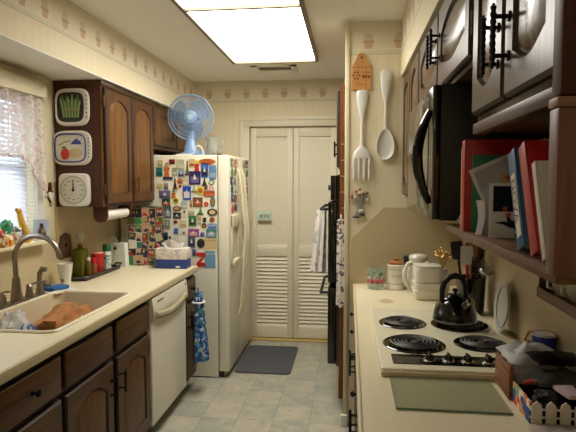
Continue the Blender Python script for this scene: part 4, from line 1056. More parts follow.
single('pebble_figurine', b, 'tiny dark-spotted white figurine between yellow figurine and picture card', 'figurine')

# ------------------------------------------------------------------ hanging towels
def towel(label, top, H, w0, w1, d, m, lean=(0, 0), loop=0.03, hang='dish_towel', knot=0.3, sidem=None):
    t = thing(hang, label, 'towel', (top[0], top[1], top[2] - H))
    T = Vector(top); b = B().use(m); rings = []
    for i in range(17):
        s = i / 16; k = s if s > knot else knot * (0.55 + 0.45 * s / knot)
        w = (w0 + (w1 - w0) * s) * (0.72 + 0.28 * min(1, s / knot)); dd_ = d * (0.7 + 0.3 * s)
        ring = []
        for q in range(36):
            a = 2 * PI * q / 36; p = 1 + 0.16 * math.sin(6 * a + 1.3 * s) * (0.4 + s)
            ring.append(T + Vector((dd_ * p * math.cos(a) + lean[0] * s, w / 2 * p * math.sin(a) + lean[1] * s, -H * s + (0.008 * math.sin(4 * a) if i == 16 else 0))))
        rings.append(ring)
    b.loft(rings); part('cloth', b, t)
    b = B().use(sidem or m); b.tube([T + Vector((0, 0.005 * math.cos(2 * PI * q / 12), loop * 0.5 * (1 + math.sin(2 * PI * q / 12)) - 0.004)) for q in range(12)], 0.005, 6, closed=True); part('hanging_loop', b, t)
    return t
tb = pattern('blue_print_towel', rgb(44, 84, 152), [rgb(30, 54, 112), rgb(96, 150, 190), rgb(70, 140, 110), rgb(190, 200, 206)], 55, 0.9, 0.35)
t = towel('blue patterned dish towel hanging on the narrow base cabinet beside the fridge', (bx + 0.085, 3.475, 0.725), 0.475, 0.06, 0.165, 0.044, tb, (0.02, 0.01))
b = B().use(white_m); b.tube([(bx + 0.088 + 0.038 * math.cos(2 * PI * q / 16), 3.475 + 0.040 * math.sin(2 * PI * q / 16), 0.655) for q in range(16)], 0.008, 6, closed=True); part('tie_band', b, t)

# ------------------------------------------------------------------ mat and sign
b = B().use(mat('mat_slate', rgb(84, 84, 88), 0.95, var=0.2, scale=200, bump=0.4)); b.box((-0.892, 3.905, 0.0008), (-0.447, 4.575, 0.013), 0.02)
single('floor_mat', B().use(_M['mat_slate']).prism([(x, y) for x, y in [(p[0], p[1]) for p in rr(-0.892, -0.447, 3.905, 4.578, 0.04, 0)]], (0, 0, 0.0006), X3, Y3, Z3, 0.011), 'dark slate-grey mat on the floor in front of the closet door', 'mat')
b.bm.free()
t = thing('door_sign', 'small pale blue-green sign hung on the left closet door', 'sign', (-0.785, YF + 0.02, 1.12))
b = B().use(mat('sign_wood', rgb(150, 134, 96), 0.6)); b.box((-0.85, YF + 0.008, 1.118), (-0.722, YF + 0.0215, 1.135), 0.002); part('ledge', b, t)
b = B().use(mat('sign_pale', rgb(206, 222, 200), 0.5)); b.box((-0.852, YF + 0.012, 1.135), (-0.722, YF + 0.0215, 1.222), 0.003); s_ = part('board', b, t)
b = B().use(mat('sign_ink', rgb(150, 166, 158), 0.6))
for q, (a, c) in enumerate(((-0.835, -0.80), (-0.792, -0.77), (-0.762, -0.74))): b.box((a, YF + 0.0105, 1.155), (c, YF + 0.0125, 1.19))
part('painted_motif', b, s_)

# ------------------------------------------------------------------ oven tower beyond the stub wall
ovw = wood('oven_cabinet_oak', rgb(96, 56, 24), rgb(142, 88, 42), 'z', 0.5, coat=0.0, spec=0.3)
ox = -0.062
t = thing('oven_cabinet', 'tall oak oven cabinet behind the stub wall', 'cabinet', (0.28, 3.75, 0))
b = B().use(ovw); b.box((ox, 3.30, 0.09), (XR - 0.005, 4.20, 0.27)); b.box((ox, 3.30, 1.54), (XR - 0.005, 4.20, 2.095)); b.box((ox, 3.30, 0.27), (XR - 0.005, 3.36, 1.54)); b.box((ox, 4.14, 0.27), (XR - 0.005, 4.20, 1.54))
b.box((0.55, 3.36, 0.27), (XR - 0.005, 4.14, 1.54)); part('body', b, t)
b = B().use(blkm); b.box((0.0, 3.31, 0.0), (XR - 0.005, 4.19, 0.09)); part('toe_kick', b, t)
d = door(t, (ox - 0.001, 4.18, 1.58), -Y3, -X3, 0.43, 0.48, ovw, ovw, 0.05, 0.01); bar_handle(d, ((ox - 0.02, 3.79, 1.72), -X3), 0.11, 0.026)
d = door(t, (ox - 0.001, 3.74, 1.58), -Y3, -X3, 0.42, 0.48, ovw, ovw, 0.05, 0.01); bar_handle(d, ((ox - 0.02, 3.70, 1.72), -X3), 0.11, 0.026)
b = B().use(steel)
for q in range(5): b.box((ox + 0.006, 3.296, 1.32 + q * 0.10), (ox + 0.03, 3.3005, 1.328 + q * 0.10))
part('hinge_screws', b, t)
t = thing('wall_oven', 'black double wall oven projecting from the oak oven cabinet', 'oven', (0.1, 3.75, 0.28))
b = B().use(blk); b.box((ox - 0.02, 3.365, 0.28), (0.52, 4.135, 1.535), 0.004); part('body', b, t)
for z0, z1 in ((0.29, 0.80), (0.83, 1.36)):
    b = B().use(blk); b.box((ox - 0.075, 3.37, z0), (ox - 0.021, 4.13, z1), 0.008); d = part('oven_door', b, t)
    b = B().use(blkm); b.tube([(ox - 0.077, 3.45, z1 - 0.05), (ox - 0.125, 3.45, z1 - 0.05), (ox - 0.125, 4.05, z1 - 0.05), (ox - 0.077, 4.05, z1 - 0.05)], 0.010, 8); part('handle', b, d)
b = B().use(blk); b.box((ox - 0.06, 3.37, 1.37), (ox - 0.021, 4.13, 1.53), 0.006); cp = part('control_panel', b, t)
b = B().use(blkm); b.lathe([(0.02, 0), (0.018, -0.022)], (ox - 0.06, 3.55, 1.45), 14, 'x'); part('knob', b, cp)
tw1 = pattern('white_towel', rgb(224, 218, 206), [rgb(206, 200, 190), rgb(178, 176, 174)], 26, 0.95, 0.7)
tw2 = pattern('blue_white_towel', rgb(224, 216, 204), [rgb(96, 104, 150), rgb(120, 90, 74), rgb(200, 190, 180)], 62, 0.95, 0.6)
towel('white dish towel with a flared end hanging from the oven handle', (ox - 0.145, 3.90, 1.285), 0.47, 0.06, 0.12, 0.05, tw1, (-0.025, 0), knot=0.35)
towel('white dish towel with blue print hung at the oven cabinet corner', (-0.052, 3.262, 1.255), 0.545, 0.045, 0.055, 0.034, tw2, (0.012, 0), knot=0.4)

# ------------------------------------------------------------------ stub wall: backsplash and hanging ornaments
PW = 3.12
b = B().use(splash)
b.prism([(0.026, 0.0), (XR - 0.001, 0.0), (XR - 0.001, 0.457), (0.202, 0.457), (0.012, 0.268), (0.012, 0.0)], (0, PW - 0.0005, 0.8805), X3, Z3, -Y3, 0.010)
b.box((XR - 0.0105, 0.6, 0.8805), (XR - 0.0005, PW - 0.012, 1.325))
single('backsplash', b, 'beige laminate backsplash with a clipped corner behind the right counter', 'backsplash')
t = thing('cutting_board_plaque', 'small house-shaped wooden plaque above the giant fork', 'wall plaque', (0.064, PW, 2.03))
b = B().use(wood('plaque_pine', rgb(186, 128, 66), rgb(216, 160, 96), 'z', 0.45)); c = Vector((0.064, PW - 0.0005, 2.025))
b.prism([(-0.056, 0), (0.056, 0), (0.056, 0.135), (0.03, 0.175), (0.022, 0.20), (0.008, 0.212), (-0.008, 0.212), (-0.022, 0.20), (-0.03, 0.175), (-0.056, 0.135)], c, X3, Z3, -Y3, 0.014); part('board', b, t)
pb = mat('burnt_brown', rgb(110, 56, 26), 0.6)
b = B().use(pb); b.disc(c + Vector((0, -0.014, 0.185)), 0.007, -Y3, 0.0012, 12); b.disc(c + Vector((0, -0.014, 0.158)), 0.003, -Y3, 0.0012, 8); part('hanging_hole', b, t)
b = B().use(pb)
for q in range(6): b.disc(c + Vector((-0.03 + 0.018 * math.cos(q * PI / 3), -0.014, 0.082 + 0.02 * math.sin(q * PI / 3))), 0.006, -Y3, 0.0012, 8)
b.disc(c + Vector((-0.03, -0.014, 0.082)), 0.004, -Y3, 0.0012, 8); part('flower_motif', b, t)
b = B().use(pb); b.box(c + Vector((0.006, -0.0152, 0.066)), c + Vector((0.02, -0.014, 0.084))); b.box(c + Vector((0.024, -0.0152, 0.066)), c + Vector((0.032, -0.014, 0.088))); b.box(c + Vector((0.036, -0.0152, 0.066)), c + Vector((0.048, -0.014, 0.082)))
for q in range(6): b.box(c + Vector((0.006 + q * 0.0075, -0.0152, 0.096)), c + Vector((0.010 + q * 0.0075, -0.014, 0.103))); b.box(c + Vector((-0.022 + q * 0.0075, -0.0152, 0.028)), c + Vector((-0.018 + q * 0.0075, -0.014, 0.033)))
part('burnt_lettering', b, t)
b = B().use(pb); b.box(c + Vector((-0.05, -0.0146, 0.128)), c + Vector((0.05, -0.014, 0.1305))); part('burnt_line', b, t)
whu = mat('white_enamel', rgb(226, 224, 214), 0.35, var=0.02)
def flat(prof, x, n=6):
    """lofts a list of (z, half width, half depth, dy) ellipses into a smooth solid"""
    return [[(x + w * math.cos(2 * PI * q / 20), PW - 0.004 - dy + d * math.sin(2 * PI * q / 20), z) for q in range(20)] for z, w, d, dy in prof]
t = thing('wall_fork', 'giant white fork hanging on the stub wall under the wooden plaque', 'wall ornament', (0.070, PW, 1.48))
b = B().use(whu); fx_ = 0.070
b.loft(flat([(2.022, 0.022, 0.006, 0.012), (2.013, 0.032, 0.008, 0.012), (1.989, 0.034, 0.009, 0.012), (1.938, 0.028, 0.009, 0.012), (1.882, 0.018, 0.008, 0.012), (1.858, 0.0095, 0.007, 0.012), (1.816, 0.008, 0.007, 0.012), (1.732, 0.0085, 0.007, 0.012), (1.713, 0.013, 0.008, 0.012), (1.699, 0.010, 0.008, 0.012), (1.690, 0.020, 0.008, 0.014), (1.667, 0.042, 0.008, 0.016), (1.639, 0.052, 0.008, 0.018), (1.625, 0.053, 0.007, 0.018)], fx_))
part('handle', b, t)
for q in range(4):
    b = B().use(whu); x = fx_ - 0.0445 + q * 0.0297
    b.loft(flat([(1.629, 0.0095, 0.006, 0.018), (1.583, 0.009, 0.006, 0.020), (1.526, 0.0085, 0.006, 0.019), (1.503, 0.006, 0.005, 0.017), (1.494, 0.002, 0.003, 0.016)], x)); part('tine', b, t)
t = thing('wall_spoon', 'giant white spoon hanging on the stub wall right of the fork', 'wall ornament', (0.205, PW, 1.61))
b = B().use(whu); fx_ = 0.205
b.loft(flat([(2.135, 0.020, 0.006, 0.012), (2.120, 0.030, 0.008, 0.012), (2.09, 0.032, 0.009, 0.012), (2.03, 0.026, 0.009, 0.012), (1.975, 0.018, 0.008, 0.012), (1.955, 0.0095, 0.007, 0.012), (1.90, 0.008, 0.007, 0.012), (1.83, 0.0085, 0.007, 0.012), (1.815, 0.013, 0.008, 0.012), (1.80, 0.010, 0.008, 0.012), (1.79, 0.016, 0.008, 0.013)], fx_)); part('handle', b, t)
b = B().use(whu)
def sp(ins, dy):
    o = []
    for q in range(32):
        a = 2 * PI * q / 32; w = 0.054 * (1 - 0.18 * math.sin(a)); o.append((fx_ + (w - ins) * math.cos(a), PW - 0.004 - dy, 1.707 + (0.093 - ins) * math.sin(a)))
    return o
b.loft([sp(0.02, 0.002), sp(0.004, 0.012), sp(0.0, 0.020), sp(0.006, 0.021), sp(0.012, 0.015), sp(0.03, 0.009)]); part('bowl', b, t)
t = thing('wall_figurine', 'small painted flower-sheaf ornament on the stub wall below the fork', 'wall ornament', (0.055, PW, 1.28))
c = Vector((0.058, PW - 0.012, 1.345)); b = B().use(mat('sheaf_grey', rgb(150, 150, 142), 0.5))
for q in range(7): x = (q - 3) * 0.0045; b.tube([c + Vector((x * 2.2, 0, 0.055)), c + Vector((x, 0, 0.0)), c + Vector((x * 0.6, 0, -0.02)), c + Vector((x * 2.0, 0, -0.06))], 0.0035, 6)
part('stems', b, t)
b = B(); fl = [km('tan'), km('white'), km('brown'), km('grey'), km('pale'), km('rust')]
for q in range(15):
    b.use(fl[q % 6]); b.ball(c + Vector((-0.044 + 0.088 * (q % 5) / 4 + random.uniform(-.006, .006), -0.004, 0.062 + 0.018 * (q // 5) - 0.012 * abs(q % 5 - 2))), random.uniform(.008, .012), 8, (1, 0.6, 1))
part('blossoms', b, t)
b = B().use(km('pale')); b.ball(c + Vector((0.012, -0.004, -0.03)), 0.016, 10, (1.2, 0.5, 0.8)); b.use(km('black')); b.ball(c + Vector((0.018, -0.01, -0.05)), 0.010, 8, (1.5, 0.5, 0.7)); b.ball(c + Vector((-0.02, -0.004, -0.066)), 0.012, 8, (1.8, 0.5, 0.5)); part('ribbon', b, t)

# ------------------------------------------------------------------ right side: base cabinets, counter
rx = 0.058
def rbase(label, y0, y1):
    t = thing('base_cabinet', label, 'cabinet', (0.36, (y0 + y1) / 2, 0))
    b = B().use(cabdark); b.box((rx, y0, 0.085), (XR - 0.003, y1, 0.838)); part('body', b, t)
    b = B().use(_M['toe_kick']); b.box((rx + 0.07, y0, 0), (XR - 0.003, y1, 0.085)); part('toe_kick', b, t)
    n = 2; w = (y1 - y0) / n
    for q in range(n):
        a = y0 + q * w + 0.012; c = y0 + (q + 1) * w - 0.012
        d = door(t, (rx - 0.001, c, 0.105), -Y3, -X3, c - a, 0.535, cab, cab, 0.06, 0.012, 0.06); bar_handle(d, ((rx - 0.021, c - 0.03 if q == 0 else a + 0.03, 0.52), -X3), 0.115, 0.028)
        hinge(d, ((rx - 0.004, a - 0.004 if q == 0 else c + 0.004, 0.2), -X3), iron)
        b = B().use(cabh); b.box((rx - 0.021, a, 0.668), (rx - 0.001, c, 0.812), 0.007, seg=3); dr_ = part('drawer', b, t)
        b = B().use(iron); b.lathe([(0.012, 0), (0.005, -0.006), (0.005, -0.016), (0.013, -0.02), (0.006, -0.03)], (rx - 0.02, (a + c) / 2, 0.74), 12, 'x'); part('knob', b, dr_)
rbase('dark oak base cabinet under the right counter beside the stub wall', 2.40, 3.10)
rbase('dark oak base cabinet under the cooktop', 1.60, 2.398)
t = thing('countertop', 'cream laminate countertop along the right wall', 'countertop', (0.34, 1.9, 0.84))
CKX0, CKX1, CKY0, CKY1 = 0.10, 0.573, 1.612, 2.40
b = B().use(lam); z0, z1 = 0.84, 0.88
b.box((0.0385, 0.6, z0), (XR - 0.001, CKY0 + 0.03, z1)); b.box((0.0385, CKY1 - 0.03, z0), (XR - 0.001, PW - 0.002, z1)); b.box((0.0385, CKY0 + 0.03, z0), (CKX0 + 0.03, CKY1 - 0.03, z1)); b.box((CKX1 - 0.03, CKY0 + 0.03, z0), (XR - 0.001, CKY1 - 0.03, z1)); part('top', b, t)
b = B().use(lamedge); b.box((0.0255, 0.6, z0), (0.0385, PW - 0.002, z1), 0.004, seg=3); part('front_edge', b, t)
b = B().use(mat('scorch', rgb(196, 172, 122), 0.4)); b.prism([(0.035 * math.cos(2 * PI * q / 14) * (1 + .3 * math.sin(3 * q)), 0.05 * math.sin(2 * PI * q / 14)) for q in range(14)], (0.19, 2.66, 0.88), X3, Y3, Z3, 0.0004); part('stain', b, t)
# ------------------------------------------------------------------ cooktop
t = thing('cooktop', 'almond electric cooktop with four black coil burners', 'cooktop', ((CKX0 + CKX1) / 2, 2.0, 0.88))
ckm = mat('cooktop_enamel', rgb(232, 224, 194), 0.3, var=0.02, coat=0.3)
b = B().use(ckm); b.box((CKX0, CKY0, 0.8805), (CKX1, CKY1, 0.905), 0.007, seg=3); b.box((CKX0 + 0.035, CKY0 + 0.035, 0.845), (CKX1 - 0.035, CKY1 - 0.035, 0.882)); part('top_plate', b, t)
b = B().use(mat('ck_lip', rgb(212, 198, 172), 0.4)); b.box((CKX0 + 0.002, CKY0 - 0.006, 0.8806), (CKX1 - 0.002, CKY0 + 0.001, 0.897), 0.002); part('front_lip', b, t)
b = B().use(blk); b.box((0.142, 1.655, 0.905), (0.545, 1.748, 0.9075), 0.001); cp = part('control_panel', b, t)
kz = 0.9075
for q, x in enumerate((0.262, 0.322, 0.382, 0.446)):
    b = B().use(chrome); b.lathe([(0.020, 0), (0.019, 0.003), (0.016, 0.004)], (x, 1.698, kz), 20)
    b.use(blk); b.lathe([(0.015, 0.004), (0.013, 0.016), (0.002, 0.017)], (x, 1.698, kz), 18); b.obox((x, 1.698, kz + 0.018), (0.007, 0.028, 0.012), Matrix.Rotation(0.1 * q, 3, 'Z'), 0.002); part('knob', b, cp)
def burner(x, y, R_, n):
    b = B().use(blk); b.lathe([(R_ * 0.2, 0.9052), (R_ * 0.9, 0.9053), (R_ * 1.0, 0.9055), (R_ * 1.0, 0.9075), (R_ * 0.96, 0.9095), (R_ * 0.88, 0.9075), (R_ * 0.3, 0.9058), (0.001, 0.9056)], (x, y, 0), 40); o = part('drip_pan', b, t)
    b = B().use(coilm); pts = []; N_ = n * 26
    for i in range(N_ + 1):
        a = 2 * PI * i / 26; r_ = 0.022 + (R_ * 0.80 - 0.022) * i / N_
        pts.append((x + r_ * math.cos(a), y + r_ * math.sin(a), 0.9155))
    b.tube(pts, 0.0042, 6); part('coil', b, o)
    b = B().use(steel); b.lathe([(0.001, 0.9172), (0.013, 0.9168), (0.014, 0.910)], (x, y, 0), 14); part('hub', b, o)
burner(0.232, 1.868, 0.110, 5); burner(0.220, 2.150, 0.096, 4); burner(0.470, 1.895, 0.094, 4); burner(0.448, 2.150, 0.114, 5)
# glass board
b = B().use(glassy('green_glass', rgb(206, 208, 188), 0.15, 0.06)); b.box((0.128, 1.372, 0.8808), (0.425, 1.602, 0.8858), 0.001); t = thing('glass_cutting_board', 'clear glass cutting board on the counter in front of the cooktop', 'cutting board', (0.283, 1.5, 0.881)); part('slab', b, t)
b = B().use(mat('glass_edge', rgb(96, 122, 104), 0.2)); b.box((0.128, 1.3705, 0.8808), (0.425, 1.372, 0.8858)); b.box((0.1265, 1.3705, 0.8808), (0.128, 1.602, 0.8858)); part('polished_edge', b, t)
# ------------------------------------------------------------------ kettle
kc = Vector((0.426, 2.14, 0.9195))
t = thing('tea_kettle', 'black enamel kettle on the back burner next to the wall', 'kettle', kc)
b = B().use(blk); b.lathe([(0.076, 0), (0.084, 0.006), (0.086, 0.02), (0.083, 0.043), (0.073, 0.070), (0.056, 0.092), (0.039, 0.103), (0.037, 0.104)], kc, 36); part('body', b, t)
b = B().use(steel); b.lathe([(0.085, 0.008), (0.0875, 0.011), (0.087, 0.015)], kc, 36); part('base_band', b, t)
b = B().use(blk); b.lathe([(0.038, 0.103), (0.030, 0.112), (0.008, 0.116), (0.006, 0.122), (0.012, 0.128), (0.012, 0.134), (0.003, 0.138)], kc, 20); part('lid', b, t)
b = B().use(blkm); hp = [Vector((-0.058, 0, 0.088)), Vector((-0.058, 0, 0.13)), Vector((-0.051, 0, 0.162)), Vector((-0.026, 0, 0.185)), Vector((0.0, 0, 0.189)), Vector((0.026, 0, 0.18)), Vector((0.044, 0, 0.15)), Vector((0.05, 0, 0.095))]
b.tube([kc + Matrix.Rotation(0.35, 3, 'Z') @ p for p in hp], [0.010, 0.011, 0.012, 0.013, 0.013, 0.012, 0.010, 0.009], 10); part('handle', b, t)
b = B().use(blk); dsp_ = Vector((0.45, -0.85, 0)).normalized(); b.tube([kc + dsp_ * 0.055 + Z3 * 0.068, kc + dsp_ * 0.076 + Z3 * 0.086, kc + dsp_ * 0.09 + Z3 * 0.098], [0.022, 0.018, 0.015], 14); sp_ = part('spout', b, t)
b = B().use(chrome); b.tube([kc + dsp_ * 0.088 + Z3 * 0.0965, kc + dsp_ * 0.096 + Z3 * 0.103, kc + dsp_ * 0.10 + Z3 * 0.106], [0.0165, 0.0165, 0.008], 14); part('whistle', b, sp_)
# ------------------------------------------------------------------ things at the end of the right counter
rz_ = 0.8805
t = thing('glass_jar', 'clear glass jar painted with red and green at the stub wall', 'jar', (0.153, 2.99, rz_))
c = (0.153, 2.985, rz_); b = B().use(glassc); b.lathe([(0.047, 0), (0.050, 0.004), (0.050, 0.10), (0.046, 0.12), (0.044, 0.12), (0.047, 0.10), (0.047, 0.008), (0.001, 0.006)], c, 28); jb = part('body', b, t)
b = B().use(mat('jar_red', rgb(204, 44, 40), 0.4))
for q in range(9): a = q * 2 * PI / 9; b.ball((c[0] + 0.042 * math.cos(a), c[1] + 0.042 * math.sin(a), c[2] + 0.045), 0.012, 10, (1, 1, 1.2))
part('red_candies', b, t)
b = B().use(mat('jar_green', rgb(64, 140, 66), 0.5))
for q in range(5): a = q * 1.3 - 2.2; b.ball((c[0] + 0.038 * math.cos(a), c[1] + 0.038 * math.sin(a), c[2] + 0.078 + .006 * (q % 2)), 0.010, 10, (0.8, 0.8, 1.6))
part('green_sprigs', b, t)
b = B().use(white_m)
for q in range(6): a = q * 2 * PI / 6 + .3; b.ball((c[0] + 0.040 * math.cos(a), c[1] + 0.040 * math.sin(a), c[2] + 0.062), 0.008, 8)
part('white_candies', b, t)
t = thing('ceramic_canister', 'white ceramic canister with faint lettering and a wooden lid', 'canister', (0.268, 3.0, rz_))
c = Vector((0.268, 2.995, rz_)); b = B().use(white_c); b.lathe([(0.050, 0), (0.053, 0.004), (0.053, 0.010), (0.050, 0.016), (0.050, 0.125), (0.053, 0.131), (0.053, 0.137), (0.048, 0.14)], c, 32); part('body', b, t)
b = B().use(wood('cork_lid', rgb(150, 96, 48), rgb(186, 130, 74), 'x', 0.6)); b.lathe([(0.046, 0.1405), (0.046, 0.152), (0.030, 0.158), (0.012, 0.160), (0.016, 0.172), (0.003, 0.176)], c, 24); part('lid', b, t)
b = B().use(mat('canister_print', rgb(168, 160, 152), 0.5))
for q in range(5):
    a = -PI / 2 + (q - 2) * 0.27; pc_ = c + Vector((0.0503 * math.cos(a), 0.0503 * math.sin(a), 0.07)); tu = Vector((-math.sin(a), math.cos(a), 0))
    b.prism([(-0.004, 0), (-0.0015, 0), (0.0, 0.006), (0.0015, 0), (0.004, 0), (0.0012, 0.014), (-0.0012, 0.014)], pc_, tu, Z3, Vector((math.cos(a), math.sin(a), 0)), 0.001)
part('faint_lettering', b, t)
b = B().use(mat('canister_band', rgb(150, 160, 168), 0.4))
for z in (0.03, 0.112): b.lathe([(0.0502, z), (0.0506, z + 0.001), (0.0506, z + 0.003), (0.0502, z + 0.004)], c, 32)
part('grey_bands', b, t)
b = B().use(mat('dark_green_tin', rgb(34, 44, 34), 0.4)); b.box((0.318, 3.055, rz_), (0.40, 3.105, rz_ + 0.175), 0.006); single('tea_tin', b, 'dark green tin standing behind the canister and the carafe', 'tin')
t = thing('coffee_carafe', 'white lidded carafe with big loop handle behind the casserole', 'carafe', (0.385, 2.955, rz_))
c = Vector((0.385, 2.96, rz_)); b = B().use(white_c); b.lathe([(0.055, 0), (0.062, 0.006), (0.066, 0.06), (0.06, 0.12), (0.05, 0.165), (0.049, 0.172)], c, 30); part('body', b, t)
b = B().use(white_c); b.lathe([(0.052, 0.173), (0.053, 0.188), (0.045, 0.200), (0.02, 0.205), (0.002, 0.206)], c, 30); part('lid', b, t)
b = B().use(white_c); b.tube([c + Vector(p) for p in ((-0.036, -0.032, 0.16), (-0.060, -0.042, 0.155), (-0.078, -0.048, 0.12), (-0.080, -0.050, 0.075), (-0.068, -0.046, 0.04), (-0.045, -0.034, 0.02))], [0.011, 0.012, 0.013, 0.013, 0.012, 0.010], 10); part('handle', b, t)
def stackdish(label, c, prof, name='casserole_dish', p=5.0):
    b = B().use(white_c)
    b.loft([[(c[0] + x, c[1] + y, c[2] + z) for x, y in sq(w, d, p, 44)] for w, d, z in prof]); return b
t = thing('casserole_dish', 'white square casserole dish, lower of the stacked pair', 'casserole', (0.405, 2.76, rz_))
c = Vector((0.405, 2.76, rz_)); b = stackdish('', c, [(0.062, 0.062, 0), (0.070, 0.070, 0.008), (0.074, 0.074, 0.040), (0.077, 0.077, 0.046), (0.077, 0.077, 0.050), (0.073, 0.073, 0.053), (0.075, 0.075, 0.057), (0.074, 0.074, 0.078), (0.077, 0.077, 0.083), (0.077, 0.077, 0.087), (0.06, 0.06, 0.088)]); part('dish', b, t)
t = thing('casserole_dish', 'white square lidded jar standing on the lower white dish', 'casserole', (0.405, 2.76, rz_ + 0.0885))
c = Vector((0.405, 2.76, rz_ + 0.0885)); b = stackdish('', c, [(0.062, 0.062, 0), (0.068, 0.068, 0.006), (0.071, 0.071, 0.045), (0.070, 0.070, 0.068), (0.066, 0.066, 0.078), (0.06, 0.06, 0.08)]); part('dish', b, t)
b = B().use(white_c); b.loft([[(c.x + x, c.y + y, c.z + z) for x, y in sq(w, w, 4, 40)] for w, z in ((0.067, 0.0805), (0.068, 0.086), (0.04, 0.091), (0.012, 0.093), (0.014, 0.098), (0.004, 0.101))]); part('lid', b, t)
# gold flower bunch
t = thing('gold_flowers', 'bunch of gold artificial flowers in a small white vase', 'flowers', (0.505, 2.87, rz_))
c = Vector((0.505, 2.87, rz_)); b = B().use(white_c); b.lathe([(0.025, 0), (0.034, 0.03), (0.036, 0.08), (0.024, 0.13), (0.028, 0.14), (0.02, 0.139)], c, 20); part('vase', b, t)
gold = mat('gold_leaf', rgb(206, 168, 96), 0.35, 0.7); b = B().use(gold)
for q in range(46):
    v = Vector((random.gauss(0, 1), random.gauss(0, 1), abs(random.gauss(0, 1)) * .8)).normalized() * random.uniform(.018, .05)
    b.ball(c + Vector((v.x * 1.0, v.y, 0.205 + v.z)), random.uniform(.006, .012), 7, (1, 1, 0.6))
for q in range(10): a = q * 0.63; b.tube([c + Vector((0, 0, 0.12)), c + Vector((0.03 * math.cos(a), 0.03 * math.sin(a), 0.22))], 0.0015, 4)
part('blossoms', b, t)
# utensil crock
kc2 = Vector((0.562, 2.47, rz_))
t = thing('utensil_crock', 'black crock full of cooking utensils behind the kettle', 'crock', kc2)
b = B().use(blk); b.lathe([(0.05, 0), (0.058, 0.004), (0.066, 0.16), (0.068, 0.168), (0.063, 0.168), (0.054, 0.012), (0.001, 0.01)], kc2, 30); part('body', b, t)
def utensil(name, label, a, lean, L, head, mh, mhead, cat='utensil'):
    lean *= 0.72; d_ = Vector((lean * math.cos(a), lean * math.sin(a), 1)).normalized(); p0 = kc2 + Vector((0.024 * math.cos(a), 0.024 * math.sin(a), 0.0125)); p1 = p0 + d_ * L
    t = thing(name, label, cat, p0, 'utensils in the black crock')
    b = B().use(mh); b.tube([p0, p0 + d_ * L * .5, p1], [0.005, 0.006, 0.006], 8); part('handle', b, t)
    b = B().use(mhead); q = d_; side = q.cross(Vector((0.2, 1, 0))).normalized(); nrm = side.cross(q)
    if head == 'spat': b.prism([(-0.022, 0), (0.022, 0), (0.028, 0.03), (0.026, 0.085), (-0.026, 0.085), (-0.028, 0.03)], p1 - nrm * 0.002, side, q, nrm, 0.004)
    elif head == 'spoon':
        r = Matrix((side, nrm, q)).transposed(); b.ball(p1 + q * 0.03, 0.026, 14, (0.95, 0.35, 1.35), r)
    elif head == 'fork':
        b.prism([(-0.015, 0), (0.015, 0), (0.018, 0.03), (-0.018, 0.03)], p1 - nrm * 0.002, side, q, nrm, 0.004)
        for s in (-.014, -.0045, .0045, .014): b.prism([(s - .0028, .03), (s + .0028, .03), (s + .002, .075), (s - .002, .075)], p1 - nrm * 0.002, side, q, nrm, 0.003)
    elif head == 'ladle':
        r = Matrix((side, nrm, q)).transposed(); b.ball(p1 + q * 0.012 - nrm * 0.012, 0.032, 14, (1, 1, 0.7), r)
    else:
        for s in range(6): aa = s * PI / 6; sd = side * math.cos(aa) + nrm * math.sin(aa); b.tube([p1 + q * (0.05 - 0.05 * math.cos(2 * PI * k / 14)) + sd * 0.024 * math.sin(2 * PI * k / 14) for k in range(14)], 0.0012, 4, closed=True)
    part('head', b, t); return t
wdk = wood('utensil_wood', rgb(150, 104, 58), rgb(190, 142, 88), 'z', 0.6)
utensil('spatula', 'black nylon spatula, leftmost utensil in the crock', 2.85, 0.20, 0.235, 'spat', blkm, blkm)
utensil('spatula', 'white-bladed spatula with red handle in the crock', 3.9, 0.07, 0.215, 'spat', red_p, mat('spatula_white', rgb(206, 204, 194), 0.5))
utensil('wooden_spoon', 'pale wooden flat spoon behind the white-bladed spatula', 1.4, 0.06, 0.225, 'spat', wdk, wdk)
utensil('wooden_spoon', 'brown wooden round spoon in the crock', 0.9, 0.16, 0.18, 'spoon', wdk, wood('utensil_wood2', rgb(96, 58, 30), rgb(136, 88, 50), 'z', 0.6))
utensil('whisk', 'steel wire whisk leaning to the right in the crock', 0.3, 0.20, 0.14, 'whisk', steel, steel)
utensil('ladle', 'steel ladle leaning toward the wall in the crock', 5.6, 0.30, 0.185, 'ladle', steel, steel)
utensil('serving_fork', 'black serving fork in the middle of the crock', 4.9, 0.12, 0.18, 'fork', blkm, blkm)
# oval plate leaning on the wall
t = thing('oval_platter', 'grey oval speckled platter standing against the right wall', 'platter', (0.625, 2.15, rz_))
b = B().use(mat('platter_grey', rgb(196, 190, 180), 0.45, var=0.12, scale=120)); le = Vector((0.10, 0, 0.995)).normalized(); pn = Vector((-0.995, 0, 0.10)).normalized(); po = Vector((0.622, 2.15, rz_ + 0.104))
E_ = lambda s, d_: [po + Y3 * (0.092 * s * math.cos(2 * PI * q / 36)) + le * (0.103 * s * math.sin(2 * PI * q / 36)) + pn * d_ for q in range(36)]
b.loft([E_(0.7, 0), E_(1.0, 0.010), E_(1.0, 0.014), E_(0.9, 0.010), E_(0.72, 0.006)]); part('plate', b, t)
b = B().use(mat('platter_ring', rgb(150, 146, 140), 0.5)); b.tube(E_(0.80, 0.0095), 0.0018, 5, closed=True); part('printed_ring', b, t)
# wooden board behind the crock
b = B().use(wood('board_brown', rgb(84, 50, 26), rgb(118, 74, 40), 'z', 0.5)); b.obox((0.615, 2.68, rz_ + 0.152), (0.018, 0.20, 0.30), Matrix.Rotation(0.06, 3, 'Y'), 0.004)
single('cutting_board', b, 'brown wooden board standing on the right wall behind the utensils', 'cutting board')
